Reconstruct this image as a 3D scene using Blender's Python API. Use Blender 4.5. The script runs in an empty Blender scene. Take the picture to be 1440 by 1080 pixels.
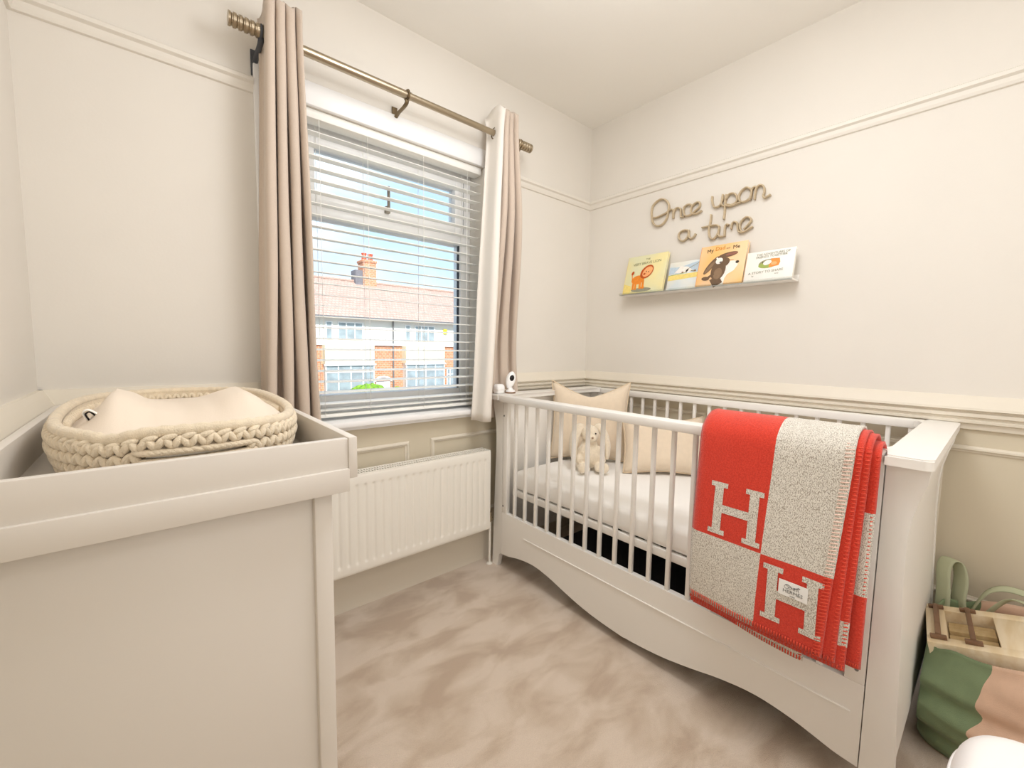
import bpy, bmesh, math, random
from math import sin, cos, pi, radians, sqrt
from mathutils import Vector, Matrix, noise
random.seed(7)
SC = bpy.context.scene
COL = SC.collection

# ---------------------------------------------------------------- camera
def make_camera():
    yaw, pitch, roll = 0.70940, 0.08581, 0.01559
    cy, sy, cp, sp = cos(yaw), sin(yaw), cos(pitch), sin(pitch)
    F = Vector((sy*cp, cy*cp, -sp)); R = Vector((cy, -sy, 0)); U = R.cross(F)
    R2 = R*cos(roll) + U*sin(roll); U2 = -R*sin(roll) + U*cos(roll)
    cam = bpy.data.cameras.new('camera'); o = bpy.data.objects.new('camera', cam); COL.objects.link(o)
    m = Matrix((R2, U2, -F)).transposed().to_4x4(); m.translation = Vector((-2.15418, -1.77808, 1.14057))
    o.matrix_world = m
    cam.sensor_width = 36; cam.lens = 593.607/1440*36; cam.clip_start = 0.02; cam.clip_end = 500
    SC.camera = o
make_camera()

# ---------------------------------------------------------------- light, sky, exposure
SC.view_settings.view_transform = 'Standard'; SC.view_settings.look = 'None'
SC.view_settings.gamma = 1; SC.view_settings.use_curve_mapping = False
SC.view_settings.exposure = 0.07
SC.cycles.use_denoising = True
SC.cycles.max_bounces = 10; SC.cycles.diffuse_bounces = 6; SC.cycles.transparent_max_bounces = 24
SC.cycles.caustics_reflective = False; SC.cycles.caustics_refractive = False
SC.cycles.sample_clamp_indirect = 6
def make_world():
    w = bpy.data.worlds.new('sky'); SC.world = w; w.use_nodes = True
    nt = w.node_tree; N = nt.nodes; N.clear()
    out = N.new('ShaderNodeOutputWorld'); bg = N.new('ShaderNodeBackground')
    tc = N.new('ShaderNodeTexCoord'); sep = N.new('ShaderNodeSeparateXYZ')
    ramp = N.new('ShaderNodeValToRGB'); noi = N.new('ShaderNodeTexNoise'); mp = N.new('ShaderNodeMapping')
    cr = N.new('ShaderNodeValToRGB'); mix = N.new('ShaderNodeMix'); mix.data_type = 'RGBA'
    nt.links.new(tc.outputs['Generated'], sep.inputs[0]); nt.links.new(sep.outputs['Z'], ramp.inputs[0])
    e = ramp.color_ramp.elements
    e[0].position = 0.0; e[0].color = (0.56, 0.72, 0.86, 1)
    e[1].position = 0.7; e[1].color = (0.24, 0.42, 0.72, 1)
    mp.inputs['Scale'].default_value = (1, 1, 2.6)
    nt.links.new(tc.outputs['Generated'], mp.inputs[0]); nt.links.new(mp.outputs[0], noi.inputs['Vector'])
    noi.inputs['Scale'].default_value = 2.2; noi.inputs['Detail'].default_value = 5
    cr.color_ramp.elements[0].position = 0.45; cr.color_ramp.elements[1].position = 0.62
    nt.links.new(noi.outputs['Fac'], cr.inputs[0]); nt.links.new(cr.outputs[0], mix.inputs[0])
    nt.links.new(ramp.outputs[0], mix.inputs[6]); mix.inputs[7].default_value = (0.70, 0.76, 0.82, 1)
    nt.links.new(mix.outputs[2], bg.inputs[0]); bg.inputs[1].default_value = SKY
    nt.links.new(bg.outputs[0], out.inputs[0])
SKY = 1.7
make_world()
def lamp(name, kind, loc, rot, power, color, size=None, size_y=None, angle=None):
    l = bpy.data.lights.new(name, kind); l.energy = power; l.color = color
    if size: l.shape = 'RECTANGLE' if size_y else 'DISK'; l.size = size
    if size_y: l.size_y = size_y
    if angle is not None: l.angle = angle
    o = bpy.data.objects.new(name, l); COL.objects.link(o); o.location = loc; o.rotation_euler = rot
    return o
lamp('sun', 'SUN', (0, -10, 12), (radians(52), 0, radians(-14)), 5.2, (1, 0.97, 0.93), angle=radians(1))
LC = (0.965, 0.98, 1.0)
# unseen fill lights added to brighten the room from overhead and from the rear
lamp('overhead_fill', 'AREA', (-1.25, -1.15, 2.47), (0, 0, 0), 9, LC, 0.8)  # added disc fill under the ceiling, above the view
lamp('point_fill', 'POINT', (-1.25, -1.25, 2.12), (0, 0, 0), 16, LC).data.shadow_soft_size = 0.2  # added point fill, also brightens the ceiling
lamp('rear_overhead_fill', 'AREA', (-1.25, -2.75, 2.46), (radians(-8), 0, 0), 8.5, LC, 1.4, 0.9)  # added overhead fill behind the camera
lamp('rear_wall_fill', 'AREA', (-1.5, -3.52, 1.45), (radians(90), 0, 0), 11, LC, 1.7, 1.9)  # added upright fill just inside the closed rear wall

# ---------------------------------------------------------------- materials
def lin(c):
    return tuple(((x/255)/12.92 if x/255 <= 0.04045 else ((x/255+0.055)/1.055)**2.4) for x in c)
def mat(name, rgb, rough=0.6, metal=0.0, var=0.0, vscale=20, bump=0.0, bscale=200, sheen=0.0, spec=0.4, coat=0.0, detail=4, rgb2=None, stretch=None):
    m = bpy.data.materials.new(name); m.use_nodes = True
    nt = m.node_tree; b = nt.nodes['Principled BSDF']
    c = lin(rgb)
    b.inputs['Base Color'].default_value = (*c, 1); b.inputs['Roughness'].default_value = rough
    b.inputs['Metallic'].default_value = metal; b.inputs['Specular IOR Level'].default_value = spec
    if sheen: b.inputs['Sheen Weight'].default_value = sheen; b.inputs['Sheen Roughness'].default_value = 0.5
    if coat: b.inputs['Coat Weight'].default_value = coat
    tc = nt.nodes.new('ShaderNodeTexCoord'); src = tc.outputs['Object']
    if stretch:
        mp = nt.nodes.new('ShaderNodeMapping'); mp.inputs['Scale'].default_value = stretch
        nt.links.new(src, mp.inputs[0]); src = mp.outputs[0]
    if var or rgb2:
        n = nt.nodes.new('ShaderNodeTexNoise'); n.inputs['Scale'].default_value = vscale; n.inputs['Detail'].default_value = detail
        nt.links.new(src, n.inputs['Vector'])
        r = nt.nodes.new('ShaderNodeValToRGB')
        a, d = (c, lin(rgb2)) if rgb2 else (tuple(x*(1-var) for x in c), tuple(min(1, x*(1+var)) for x in c))
        r.color_ramp.elements[0].position = 0.38; r.color_ramp.elements[1].position = 0.62
        r.color_ramp.elements[0].color = (*a, 1); r.color_ramp.elements[1].color = (*d, 1)
        nt.links.new(n.outputs['Fac'], r.inputs[0]); nt.links.new(r.outputs[0], b.inputs['Base Color'])
    if bump:
        n2 = nt.nodes.new('ShaderNodeTexNoise'); n2.inputs['Scale'].default_value = bscale; n2.inputs['Detail'].default_value = 3
        nt.links.new(src, n2.inputs['Vector'])
        bp = nt.nodes.new('ShaderNodeBump'); bp.inputs['Strength'].default_value = bump; bp.inputs['Distance'].default_value = 0.004
        nt.links.new(n2.outputs['Fac'], bp.inputs['Height']); nt.links.new(bp.outputs[0], b.inputs['Normal'])
    return m
M = {}
M['wall'] = mat('wall_cream_paint', (230, 225, 217), 0.85, bump=0.05, bscale=120, var=0.008, vscale=3)
M['ceil'] = mat('ceiling_paint', (242, 239, 233), 0.9, bump=0.05, bscale=120)
M['dado'] = mat('wall_beige_paint', (212, 202, 181), 0.6, bump=0.04, bscale=150, var=0.01, vscale=4)
M['trim'] = mat('trim_cream_paint', (232, 227, 218), 0.5, bump=0.02)
M['dtrim'] = mat('dado_trim_paint', (228, 220, 205), 0.45, bump=0.02)
M['white'] = mat('white_furniture_paint', (241, 238, 233), 0.38, bump=0.02, bscale=60, spec=0.5)
M['white2'] = mat('dresser_cream_paint', (220, 214, 206), 0.42, bump=0.02, bscale=60, spec=0.5)
M['upvc'] = mat('white_upvc', (250, 250, 250), 0.3, bump=0.01)
M['slat'] = mat('white_blind_slat', (249, 248, 243), 0.42, bump=0.02)
M['rubber'] = mat('black_gasket', (62, 66, 74), 0.7, bump=0.05)
M['carpet'] = None
M['curtain'] = mat('curtain_taupe_linen', (208, 192, 177), 0.9, bump=0.25, bscale=700, sheen=0.3, var=0.02, vscale=300)
M['lining'] = mat('curtain_lining', (240, 234, 226), 0.9, bump=0.15, bscale=600, sheen=0.1)
M['nickel'] = mat('antique_nickel', (176, 162, 140), 0.28, metal=0.95, bump=0.02)
M['dnickel'] = mat('dark_bronze_metal', (120, 104, 80), 0.4, metal=0.9, bump=0.03)
M['dgrey'] = mat('dark_grey_bracket', (74, 76, 82), 0.5, bump=0.03)
M['yarn'] = mat('beige_cotton_yarn', (228, 213, 188), 0.95, bump=0.5, bscale=450, sheen=0.3, var=0.05, vscale=60)
M['mat'] = mat('cream_padded_mat', (232, 218, 201), 0.8, bump=0.08, bscale=300, sheen=0.15)
M['matw'] = mat('white_mat_side', (247, 244, 238), 0.6, bump=0.05)
M['black'] = mat('black_plastic', (18, 16, 20), 0.35, bump=0.02)
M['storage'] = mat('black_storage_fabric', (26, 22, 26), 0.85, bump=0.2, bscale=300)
M['sheet'] = mat('white_fitted_sheet', (248, 246, 243), 0.9, bump=0.15, bscale=500, sheen=0.1)
M['cushion'] = mat('beige_velvet_cushion', (233, 216, 193), 0.9, bump=0.15, bscale=400, sheen=0.4, var=0.02, vscale=40)
M['piping'] = mat('cushion_piping', (222, 202, 174), 0.85, bump=0.1)
M['plush'] = mat('cream_plush', (240, 226, 203), 0.98, bump=0.9, bscale=260, sheen=0.6, var=0.04, vscale=80)
M['plushin'] = mat('pale_plush_lining', (246, 232, 212), 0.95, bump=0.3, bscale=300, sheen=0.4)
M['bronze'] = mat('dark_brown_eye', (45, 30, 22), 0.25)
M['sign'] = mat('taupe_cord', (206, 188, 158), 0.85, bump=0.5, bscale=500, var=0.06, vscale=150)
M['radiator'] = mat('radiator_enamel', (243, 239, 230), 0.35, bump=0.01, spec=0.5)
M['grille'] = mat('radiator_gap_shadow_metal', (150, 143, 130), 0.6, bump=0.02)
M['lens'] = mat('camera_lens_black', (12, 8, 10), 0.12, bump=0.005)
M['green'] = mat('sage_green_canvas', (124, 142, 108), 0.9, bump=0.3, bscale=500, sheen=0.1, var=0.04, vscale=25)
M['pink'] = mat('dusty_pink_canvas', (220, 186, 162), 0.9, bump=0.3, bscale=500, sheen=0.1, var=0.04, vscale=25)
M['strap'] = mat('pale_green_strap', (186, 190, 160), 0.9, bump=0.3, bscale=500)
M['wood'] = mat('pale_birch_wood', (240, 224, 196), 0.5, bump=0.1, bscale=60, rgb2=(229, 208, 172), vscale=6, stretch=(1, 8, 8))
M['wood2'] = mat('light_ply_board', (214, 190, 146), 0.6, bump=0.1, bscale=60, rgb2=(198, 172, 126), vscale=6, stretch=(1, 8, 8))
M['peg'] = mat('brown_wood_peg', (150, 118, 92), 0.55, bump=0.15, bscale=60, rgb2=(122, 92, 70), vscale=8)
M['maroon'] = mat('dark_maroon_paint', (92, 30, 34), 0.3, bump=0.02)
M['orange'] = mat('burnt_orange_print', (186, 98, 36), 0.7, rgb2=(132, 48, 30), vscale=14, bump=0.05)
M['stool'] = mat('white_padded_leatherette', (248, 247, 246), 0.45, bump=0.03, bscale=90)
M['red'] = mat('red_wool', (224, 64, 40), 0.95, bump=0.6, bscale=600, sheen=0.35, rgb2=(210, 50, 28), vscale=260, detail=2)
M['stitch_r'] = mat('red_stitch_thread', (226, 84, 62), 0.9, bump=0.3)
M['stitch_w'] = mat('pale_stitch_thread', (238, 205, 190), 0.9, bump=0.3)
M['tag'] = mat('white_satin_tag', (244, 243, 241), 0.5, bump=0.02)
M['ink'] = mat('grey_ink', (120, 120, 118), 0.8, bump=0.01)
M['acrylic'] = None

def m_carpet():
    m = mat('beige_carpet', (206, 184, 162), 0.98, sheen=0.5, bump=0.0)
    nt = m.node_tree; b = nt.nodes['Principled BSDF']; L = nt.links
    tc = nt.nodes.new('ShaderNodeTexCoord')
    mp = nt.nodes.new('ShaderNodeMapping'); mp.inputs['Rotation'].default_value = (0, 0, 0.6); mp.inputs['Scale'].default_value = (1.0, 1.9, 1)
    L.new(tc.outputs['Object'], mp.inputs[0])
    n1 = nt.nodes.new('ShaderNodeTexNoise'); n1.inputs['Scale'].default_value = 4.6; n1.inputs['Detail'].default_value = 5.5
    n1.inputs['Distortion'].default_value = 0.45
    L.new(mp.outputs[0], n1.inputs['Vector'])
    n2 = nt.nodes.new('ShaderNodeTexNoise'); n2.inputs['Scale'].default_value = 420; n2.inputs['Detail'].default_value = 2
    L.new(tc.outputs['Object'], n2.inputs['Vector'])
    r = nt.nodes.new('ShaderNodeValToRGB')
    for i, (p, c) in enumerate(((0.38, (196, 173, 151)), (0.47, (211, 191, 170)), (0.58, (225, 207, 189)))):
        e = r.color_ramp.elements[i] if i < 2 else r.color_ramp.elements.new(p)
        e.position = p; e.color = (*lin(c), 1)
    L.new(n1.outputs['Fac'], r.inputs[0])
    r2 = nt.nodes.new('ShaderNodeValToRGB'); r2.color_ramp.elements[0].color = (0.86, 0.86, 0.86, 1)
    r2.color_ramp.elements[0].position = 0.35; r2.color_ramp.elements[1].position = 0.65
    L.new(n2.outputs['Fac'], r2.inputs[0])
    mx = nt.nodes.new('ShaderNodeMix'); mx.data_type = 'RGBA'; mx.blend_type = 'MULTIPLY'; mx.inputs[0].default_value = 1
    L.new(r.outputs[0], mx.inputs[6]); L.new(r2.outputs[0], mx.inputs[7]); L.new(mx.outputs[2], b.inputs['Base Color'])
    ad = nt.nodes.new('ShaderNodeMath'); ad.operation = 'MULTIPLY_ADD'; ad.inputs[1].default_value = 2
    L.new(n1.outputs['Fac'], ad.inputs[0]); L.new(n2.outputs['Fac'], ad.inputs[2])
    bp = nt.nodes.new('ShaderNodeBump'); bp.inputs['Strength'].default_value = 0.5; bp.inputs['Distance'].default_value = 0.006
    L.new(ad.outputs[0], bp.inputs['Height']); L.new(bp.outputs[0], b.inputs['Normal'])
    return m
M['carpet'] = m_carpet()
def m_weave():
    # greige flecked twill wool
    m = mat('greige_flecked_wool', (205, 196, 182), 0.95, sheen=0.3)
    nt = m.node_tree; b = nt.nodes['Principled BSDF']; L = nt.links
    tc = nt.nodes.new('ShaderNodeTexCoord')
    mp = nt.nodes.new('ShaderNodeMapping'); mp.inputs['Rotation'].default_value = (0.75, 0, 0)
    L.new(tc.outputs['Object'], mp.inputs[0])
    v = nt.nodes.new('ShaderNodeTexNoise'); v.inputs['Scale'].default_value = 620; v.inputs['Detail'].default_value = 1
    mp.inputs['Scale'].default_value = (1, 1, 0.45)
    L.new(mp.outputs[0], v.inputs['Vector'])
    r = nt.nodes.new('ShaderNodeValToRGB')
    r.color_ramp.elements[0].position = 0.40; r.color_ramp.elements[0].color = (*lin((168, 158, 144)), 1)
    r.color_ramp.elements[1].position = 0.52; r.color_ramp.elements[1].color = (*lin((228, 223, 213)), 1)
    L.new(v.outputs['Fac'], r.inputs[0]); L.new(r.outputs[0], b.inputs['Base Color'])
    bp = nt.nodes.new('ShaderNodeBump'); bp.inputs['Strength'].default_value = 0.5; bp.inputs['Distance'].default_value = 0.003
    L.new(v.outputs['Fac'], bp.inputs['Height']); L.new(bp.outputs[0], b.inputs['Normal'])
    return m
M['weave'] = m_weave()
def m_clear(name, tint, refl):
    m = bpy.data.materials.new(name); m.use_nodes = True; nt = m.node_tree; nt.nodes.clear()
    out = nt.nodes.new('ShaderNodeOutputMaterial'); t = nt.nodes.new('ShaderNodeBsdfTransparent'); g = nt.nodes.new('ShaderNodeBsdfGlossy')
    fr = nt.nodes.new('ShaderNodeFresnel'); fr.inputs[0].default_value = 1.45
    mu = nt.nodes.new('ShaderNodeMath'); mu.operation = 'MULTIPLY'; mu.inputs[1].default_value = refl
    n = nt.nodes.new('ShaderNodeTexNoise'); n.inputs['Scale'].default_value = 2
    rr = nt.nodes.new('ShaderNodeMapRange'); rr.inputs[3].default_value = 0.01; rr.inputs[4].default_value = 0.04
    nt.links.new(n.outputs['Fac'], rr.inputs[0]); nt.links.new(rr.outputs[0], g.inputs['Roughness'])
    mx = nt.nodes.new('ShaderNodeMixShader'); t.inputs[0].default_value = (*tint, 1)
    nt.links.new(fr.outputs[0], mu.inputs[0]); nt.links.new(mu.outputs[0], mx.inputs[0])
    nt.links.new(t.outputs[0], mx.inputs[1]); nt.links.new(g.outputs[0], mx.inputs[2]); nt.links.new(mx.outputs[0], out.inputs[0])
    return m
M['glass'] = m_clear('window_glass', (0.96, 0.98, 0.98), 0.7)
M['acrylic'] = m_clear('clear_acrylic', (0.95, 0.96, 0.95), 1.0)

# ---------------------------------------------------------------- helpers
def V(*a): return Vector(a)
def link(name, me, m, parent=None, loc=None):
    o = bpy.data.objects.new(name, me); COL.objects.link(o)
    if m is not None:
        for k in (m if isinstance(m, (list, tuple)) else [m]): me.materials.append(k)
    if parent: o.parent = parent
    if loc is not None: o.location = loc
    return o
def fin(name, bm, m, parent=None, smooth=None, loc=None):
    bmesh.ops.recalc_face_normals(bm, faces=bm.faces)
    me = bpy.data.meshes.new(name); bm.to_mesh(me); bm.free()
    if smooth is not None:
        me.polygons.foreach_set('use_smooth', [True]*len(me.polygons))
        if smooth < 180: 
            me.set_sharp_from_angle(angle=radians(smooth))
    return link(name, me, m, parent, loc)
def thing(name, label, cat, loc=(0, 0, 0), rz=0, group=None):
    o = bpy.data.objects.new(name, None); COL.objects.link(o); o.location = loc; o.rotation_euler = (0, 0, rz)
    o.empty_display_size = 0.05; o['label'] = label; o['category'] = cat
    if group: o['group'] = group
    return o
def tag(o, label, cat, group=None):
    o['label'] = label; o['category'] = cat
    if group: o['group'] = group
    return o
def struct(o, label=None):
    o['kind'] = 'structure'
    if label: o['label'] = label
    return o
def stuff(o): o['kind'] = 'stuff'; return o
def bx(bm, x0, x1, y0, y1, z0, z1, bev=0.0, mi=0, seg=2, M4=None):
    r = bmesh.ops.create_cube(bm, size=1)
    vs = r['verts']
    for v in vs:
        v.co = V((x0+x1)/2 + v.co.x*(x1-x0), (y0+y1)/2 + v.co.y*(y1-y0), (z0+z1)/2 + v.co.z*(z1-z0))
    fs = set(f for v in vs for f in v.link_faces)
    for f in fs: f.material_index = mi
    if bev:
        es = set(e for v in vs for e in v.link_edges)
        r2 = bmesh.ops.bevel(bm, geom=list(es), offset=bev, segments=seg, affect='EDGES', profile=0.5)
        vs = set(v for f in r2['faces'] for v in f.verts) | set(v for v in vs if v.is_valid)
        for v in list(vs):
            for f in v.link_faces: f.material_index = mi
    if M4 is not None:
        allv = set()
        for v in vs:
            if v.is_valid: allv.add(v)
        for v in list(allv):
            for f in v.link_faces: allv.update(f.verts)
        for v in allv: v.co = M4 @ v.co
    return vs
def box(name, x0, x1, y0, y1, z0, z1, m, parent=None, bev=0.002, smooth=40, loc=None):
    bm = bmesh.new(); bx(bm, x0, x1, y0, y1, z0, z1, bev)
    return fin(name, bm, m, parent, smooth if bev else None, loc)
def extrude_profile(bm, pts, axis, a, b, closed=True, mi=0):
    """pts: list of 2-D coordinates in the plane across `axis`; swept from a to b"""
    def P(p, t):
        if axis == 0: return V(t, p[0], p[1])
        if axis == 1: return V(p[0], t, p[1])
        return V(p[0], p[1], t)
    A = [bm.verts.new(P(p, a)) for p in pts]; B = [bm.verts.new(P(p, b)) for p in pts]
    n = len(pts)
    for i in range(n if closed else n-1):
        f = bm.faces.new((A[i], A[(i+1) % n], B[(i+1) % n], B[i])); f.material_index = mi
    if closed:
        f = bm.faces.new(A); f.material_index = mi; f = bm.faces.new(list(reversed(B))); f.material_index = mi
def tube(bm, pts, r, n=8, cap=True, closed=False, flat=None, mi=0):
    """tube along a polyline; flat=(axis vector, ratio) stretches the section along that axis"""
    P = [Vector(p) for p in pts]; m = len(P); rings = []
    up = None
    for i, p in enumerate(P):
        if closed: t = (P[(i+1) % m] - P[i-1]).normalized()
        else: t = (P[min(i+1, m-1)] - P[max(i-1, 0)]).normalized()
        if up is None:
            up = V(0, 0, 1) if abs(t.z) < 0.9 else V(1, 0, 0)
        s = t.cross(up)
        if s.length < 1e-5: s = t.cross(V(0.3, 1, 0.2))
        s.normalize(); up = s.cross(t).normalized()
        rr = r[i] if isinstance(r, (list, tuple)) else r
        ring = []
        for k in range(n):
            a = 2*pi*k/n; d = s*cos(a)*rr + up*sin(a)*rr
            if flat: d = d + flat[0]*d.dot(flat[0])*(flat[1]-1)
            ring.append(bm.verts.new(p + d))
        rings.append(ring)
    for i in range(m if closed else m-1):
        a, b = rings[i], rings[(i+1) % m]
        for k in range(n):
            f = bm.faces.new((a[k], a[(k+1) % n], b[(k+1) % n], b[k])); f.material_index = mi
    if cap and not closed:
        bm.faces.new(list(reversed(rings[0]))).material_index = mi; bm.faces.new(rings[-1]).material_index = mi
def smooth_path(pts, k=4):
    P = [Vector(p) for p in pts]; out = []
    for i in range(len(P)-1):
        p0, p1, p2, p3 = P[max(i-1, 0)], P[i], P[i+1], P[min(i+2, len(P)-1)]
        for j in range(k):
            t = j/k
            out.append(0.5*((2*p1) + (p2-p0)*t + (2*p0-5*p1+4*p2-p3)*t*t + (3*p1-p0-3*p2+p3)*t**3))
    out.append(P[-1]); return out
def lathe(bm, prof, axis_o, axis_d, n=20, mi=0):
    d = Vector(axis_d).normalized(); u = d.orthogonal().normalized(); w = d.cross(u); o = Vector(axis_o)
    rings = []
    for r, h in prof:
        if r < 1e-6: rings.append([bm.verts.new(o + d*h)])
        else: rings.append([bm.verts.new(o + d*h + (u*cos(2*pi*k/n) + w*sin(2*pi*k/n))*r) for k in range(n)])
    for a, b in zip(rings, rings[1:]):
        if len(a) == 1 and len(b) == 1: continue
        for k in range(n):
            k2 = (k+1) % n
            vs = [a[0], b[k2], b[k]] if len(a) == 1 else ([a[k], a[k2], b[0]] if len(b) == 1 else [a[k], a[k2], b[k2], b[k]])
            bm.faces.new(vs).material_index = mi
    for rg, rev in ((rings[0], True), (rings[-1], False)):
        if len(rg) > 1: bm.faces.new(list(reversed(rg)) if rev else rg).material_index = mi
def ball(bm, c, s, sub=2, M3=None, mi=0):
    r = bmesh.ops.create_icosphere(bm, subdivisions=sub, radius=1)
    for v in r['verts']:
        p = V(v.co.x*s[0], v.co.y*s[1], v.co.z*s[2])
        if M3 is not None: p = M3 @ p
        v.co = p + Vector(c)
        for f in v.link_faces: f.material_index = mi
def grid(bm, f, nu, nv, mi=0, closeu=False):
    vs = [[bm.verts.new(f(i/nu, j/nv)) for j in range(nv+1)] for i in range(nu if closeu else nu+1)]
    for i in range(nu):
        a = vs[i]; b = vs[(i+1) % len(vs)]
        for j in range(nv):
            fc = bm.faces.new((a[j], b[j], b[j+1], a[j+1]))
            fc.material_index = mi(((i+.5)/nu), ((j+.5)/nv)) if callable(mi) else mi
    return vs
def text_mesh(name, s, size, m, parent, M4, extrude=0.0002, align='CENTER', shear=0.0):
    cu = bpy.data.curves.new(name, 'FONT'); cu.body = s; cu.size = size; cu.extrude = extrude; cu.align_x = align; cu.shear = shear
    cu.resolution_u = 2
    t = bpy.data.objects.new('t', cu); COL.objects.link(t)
    dg = bpy.context.evaluated_depsgraph_get()
    me = bpy.data.meshes.new_from_object(t.evaluated_get(dg)); bpy.data.objects.remove(t)
    me.transform(M4); me.name = name; me.materials.clear()
    return link(name, me, m, parent)
SIGN = {
'once':[
[(-0.5469,1.8859),(-0.5486,1.9085),(-0.5359,1.9345),(-0.5180,1.9491),(-0.4975,1.9542),(-0.4743,1.9470),(-0.4542,1.9309),(-0.4464,1.9064),(-0.4477,1.8797),(-0.4537,1.8494),(-0.4652,1.8285),(-0.4867,1.8162),(-0.5102,1.8167),(-0.5270,1.8287),(-0.5390,1.8468),(-0.5448,1.8711),(-0.5469,1.8859)],
[(-0.4604,1.8650),(-0.4814,1.8631),(-0.5076,1.8678),(-0.5333,1.8737),(-0.5555,1.8840),(-0.5667,1.8852),(-0.5755,1.8769),(-0.5751,1.8567),(-0.5756,1.8363)],
[(-0.5756,1.8363),(-0.5775,1.8637),(-0.5862,1.8832),(-0.6025,1.8857),(-0.6153,1.8752),(-0.6172,1.8548),(-0.6202,1.8342),(-0.6350,1.8335)],
[(-0.6773,1.8792),(-0.6638,1.8885),(-0.6455,1.8867),(-0.6340,1.8783),(-0.6323,1.8589),(-0.6387,1.8401),(-0.6536,1.8331),(-0.6770,1.8365),(-0.6970,1.8491),(-0.7141,1.8620),(-0.7183,1.8779),(-0.7102,1.8883),(-0.6924,1.8865),(-0.6775,1.8755),(-0.6718,1.8622),(-0.6740,1.8445),(-0.6875,1.8342),(-0.7080,1.8344),(-0.7278,1.8420)],
],
'upon':[
[(-0.7785,1.8982),(-0.7785,1.8770),(-0.7859,1.8518),(-0.7972,1.8421),(-0.8137,1.8440),(-0.8247,1.8565),(-0.8295,1.8738),(-0.8295,1.8945)],
[(-0.8295,1.8945),(-0.8262,1.8699),(-0.8263,1.8491),(-0.8397,1.8367)],
[(-0.8459,1.8903),(-0.8427,1.8659),(-0.8425,1.8291),(-0.8417,1.8016),(-0.8398,1.7743)],
[(-0.8449,1.8676),(-0.8531,1.8839),(-0.8686,1.8901),(-0.8847,1.8837),(-0.8944,1.8689),(-0.8976,1.8523),(-0.8894,1.8408),(-0.8717,1.8360),(-0.8555,1.8421),(-0.8466,1.8374)],
[(-0.8466,1.8374),(-0.8675,1.8313),(-0.8942,1.8351),(-0.9116,1.8377)],
[(-0.9540,1.8846),(-0.9405,1.8981),(-0.9256,1.8965),(-0.9111,1.8848),(-0.9044,1.8686),(-0.9078,1.8476),(-0.9226,1.8372),(-0.9418,1.8392),(-0.9540,1.8494),(-0.9594,1.8656),(-0.9584,1.8812),(-0.9515,1.8907)],
[(-0.9575,1.8617),(-0.9541,1.8472),(-0.9536,1.8385)],
[(-0.9737,1.8357),(-0.9744,1.8596),(-0.9791,1.8845),(-0.9909,1.8943),(-1.0034,1.8898),(-1.0113,1.8759),(-1.0125,1.8562),(-1.0093,1.8420),(-1.0160,1.8317),(-1.0269,1.8354),(-1.0395,1.8407)],
[(-0.9791,1.8845),(-0.9724,1.8928),(-0.9604,1.8829),(-0.9565,1.8422)],
],
'a':[
[(-0.6655,1.7577),(-0.6440,1.7632),(-0.6228,1.7585),(-0.6126,1.7454),(-0.6135,1.7275),(-0.6265,1.7126),(-0.6415,1.7099),(-0.6570,1.7196),(-0.6653,1.7380),(-0.6669,1.7562)],
[(-0.6669,1.7562),(-0.6669,1.7327),(-0.6743,1.7165),(-0.6862,1.7143),(-0.6961,1.7224),(-0.7032,1.7345)],
],
'time':[
[(-0.7774,1.8119),(-0.7766,1.7851),(-0.7724,1.7566),(-0.7704,1.7299),(-0.7752,1.7063),(-0.7852,1.6932),(-0.7989,1.6929),(-0.8096,1.7044),(-0.8177,1.7207),(-0.8210,1.7424)],
[(-0.7348,1.7574),(-0.7630,1.7574),(-0.7884,1.7579),(-0.8091,1.7548),(-0.8209,1.7446)],
[(-0.8210,1.7424),(-0.8177,1.7207),(-0.8186,1.7050),(-0.8281,1.6965),(-0.8481,1.6950)],
[(-0.8481,1.6950),(-0.8476,1.7238),(-0.8488,1.7412),(-0.8560,1.7485),(-0.8649,1.7445)],
[(-0.8770,1.7224),(-0.8782,1.7396),(-0.8839,1.7514),(-0.8945,1.7525),(-0.9045,1.7428),(-0.9069,1.7208),(-0.9120,1.7047),(-0.9249,1.6980),(-0.9393,1.6995),(-0.9552,1.7070),(-0.9728,1.7151)],
[(-0.9346,1.7089),(-0.9481,1.7232),(-0.9615,1.7374),(-0.9649,1.7472),(-0.9561,1.7596),(-0.9416,1.7638),(-0.9278,1.7551),(-0.9191,1.7441),(-0.9158,1.7298),(-0.9199,1.7118),(-0.9290,1.6993)],
],
}
# ================================================================ THE ROOM
XL, YS, HC = -2.40, -3.6, 2.50          # left wall, rear wall, ceiling
WX0, WX1, WZ0, WZ1 = -1.72, -0.84, 0.825, 2.035   # window opening
SPL = 0.93
def wallbox(bm, x0, x1, y0, y1, z0, z1):
    """wall block split into a lower beige and an upper cream zone"""
    if z0 < SPL < z1:
        bx(bm, x0, x1, y0, y1, z0, SPL, mi=1); bx(bm, x0, x1, y0, y1, SPL, z1, mi=0)
    else: bx(bm, x0, x1, y0, y1, z0, z1, mi=1 if z1 <= SPL else 0)
WM = [M['wall'], M['dado']]
bm = bmesh.new(); T = 0.24
wallbox(bm, XL-T, WX0, 0, T, -0.2, HC+.2); wallbox(bm, WX1, T, 0, T, -0.2, HC+.2)
wallbox(bm, WX0, WX1, 0, T, -0.2, WZ0); wallbox(bm, WX0, WX1, 0, T, WZ1, HC+.2)
struct(fin('wall_window', bm, WM), 'cream wall with the window, beige below the dado rail')
bm = bmesh.new(); wallbox(bm, 0, T, YS, 0, -0.2, HC+.2); struct(fin('wall_right', bm, WM), 'cream wall above the cot, beige below the dado rail')
bm = bmesh.new(); wallbox(bm, XL-T, XL, YS, 0, -0.2, HC+.2); struct(fin('wall_left', bm, WM), 'cream wall beside the dresser')
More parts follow.
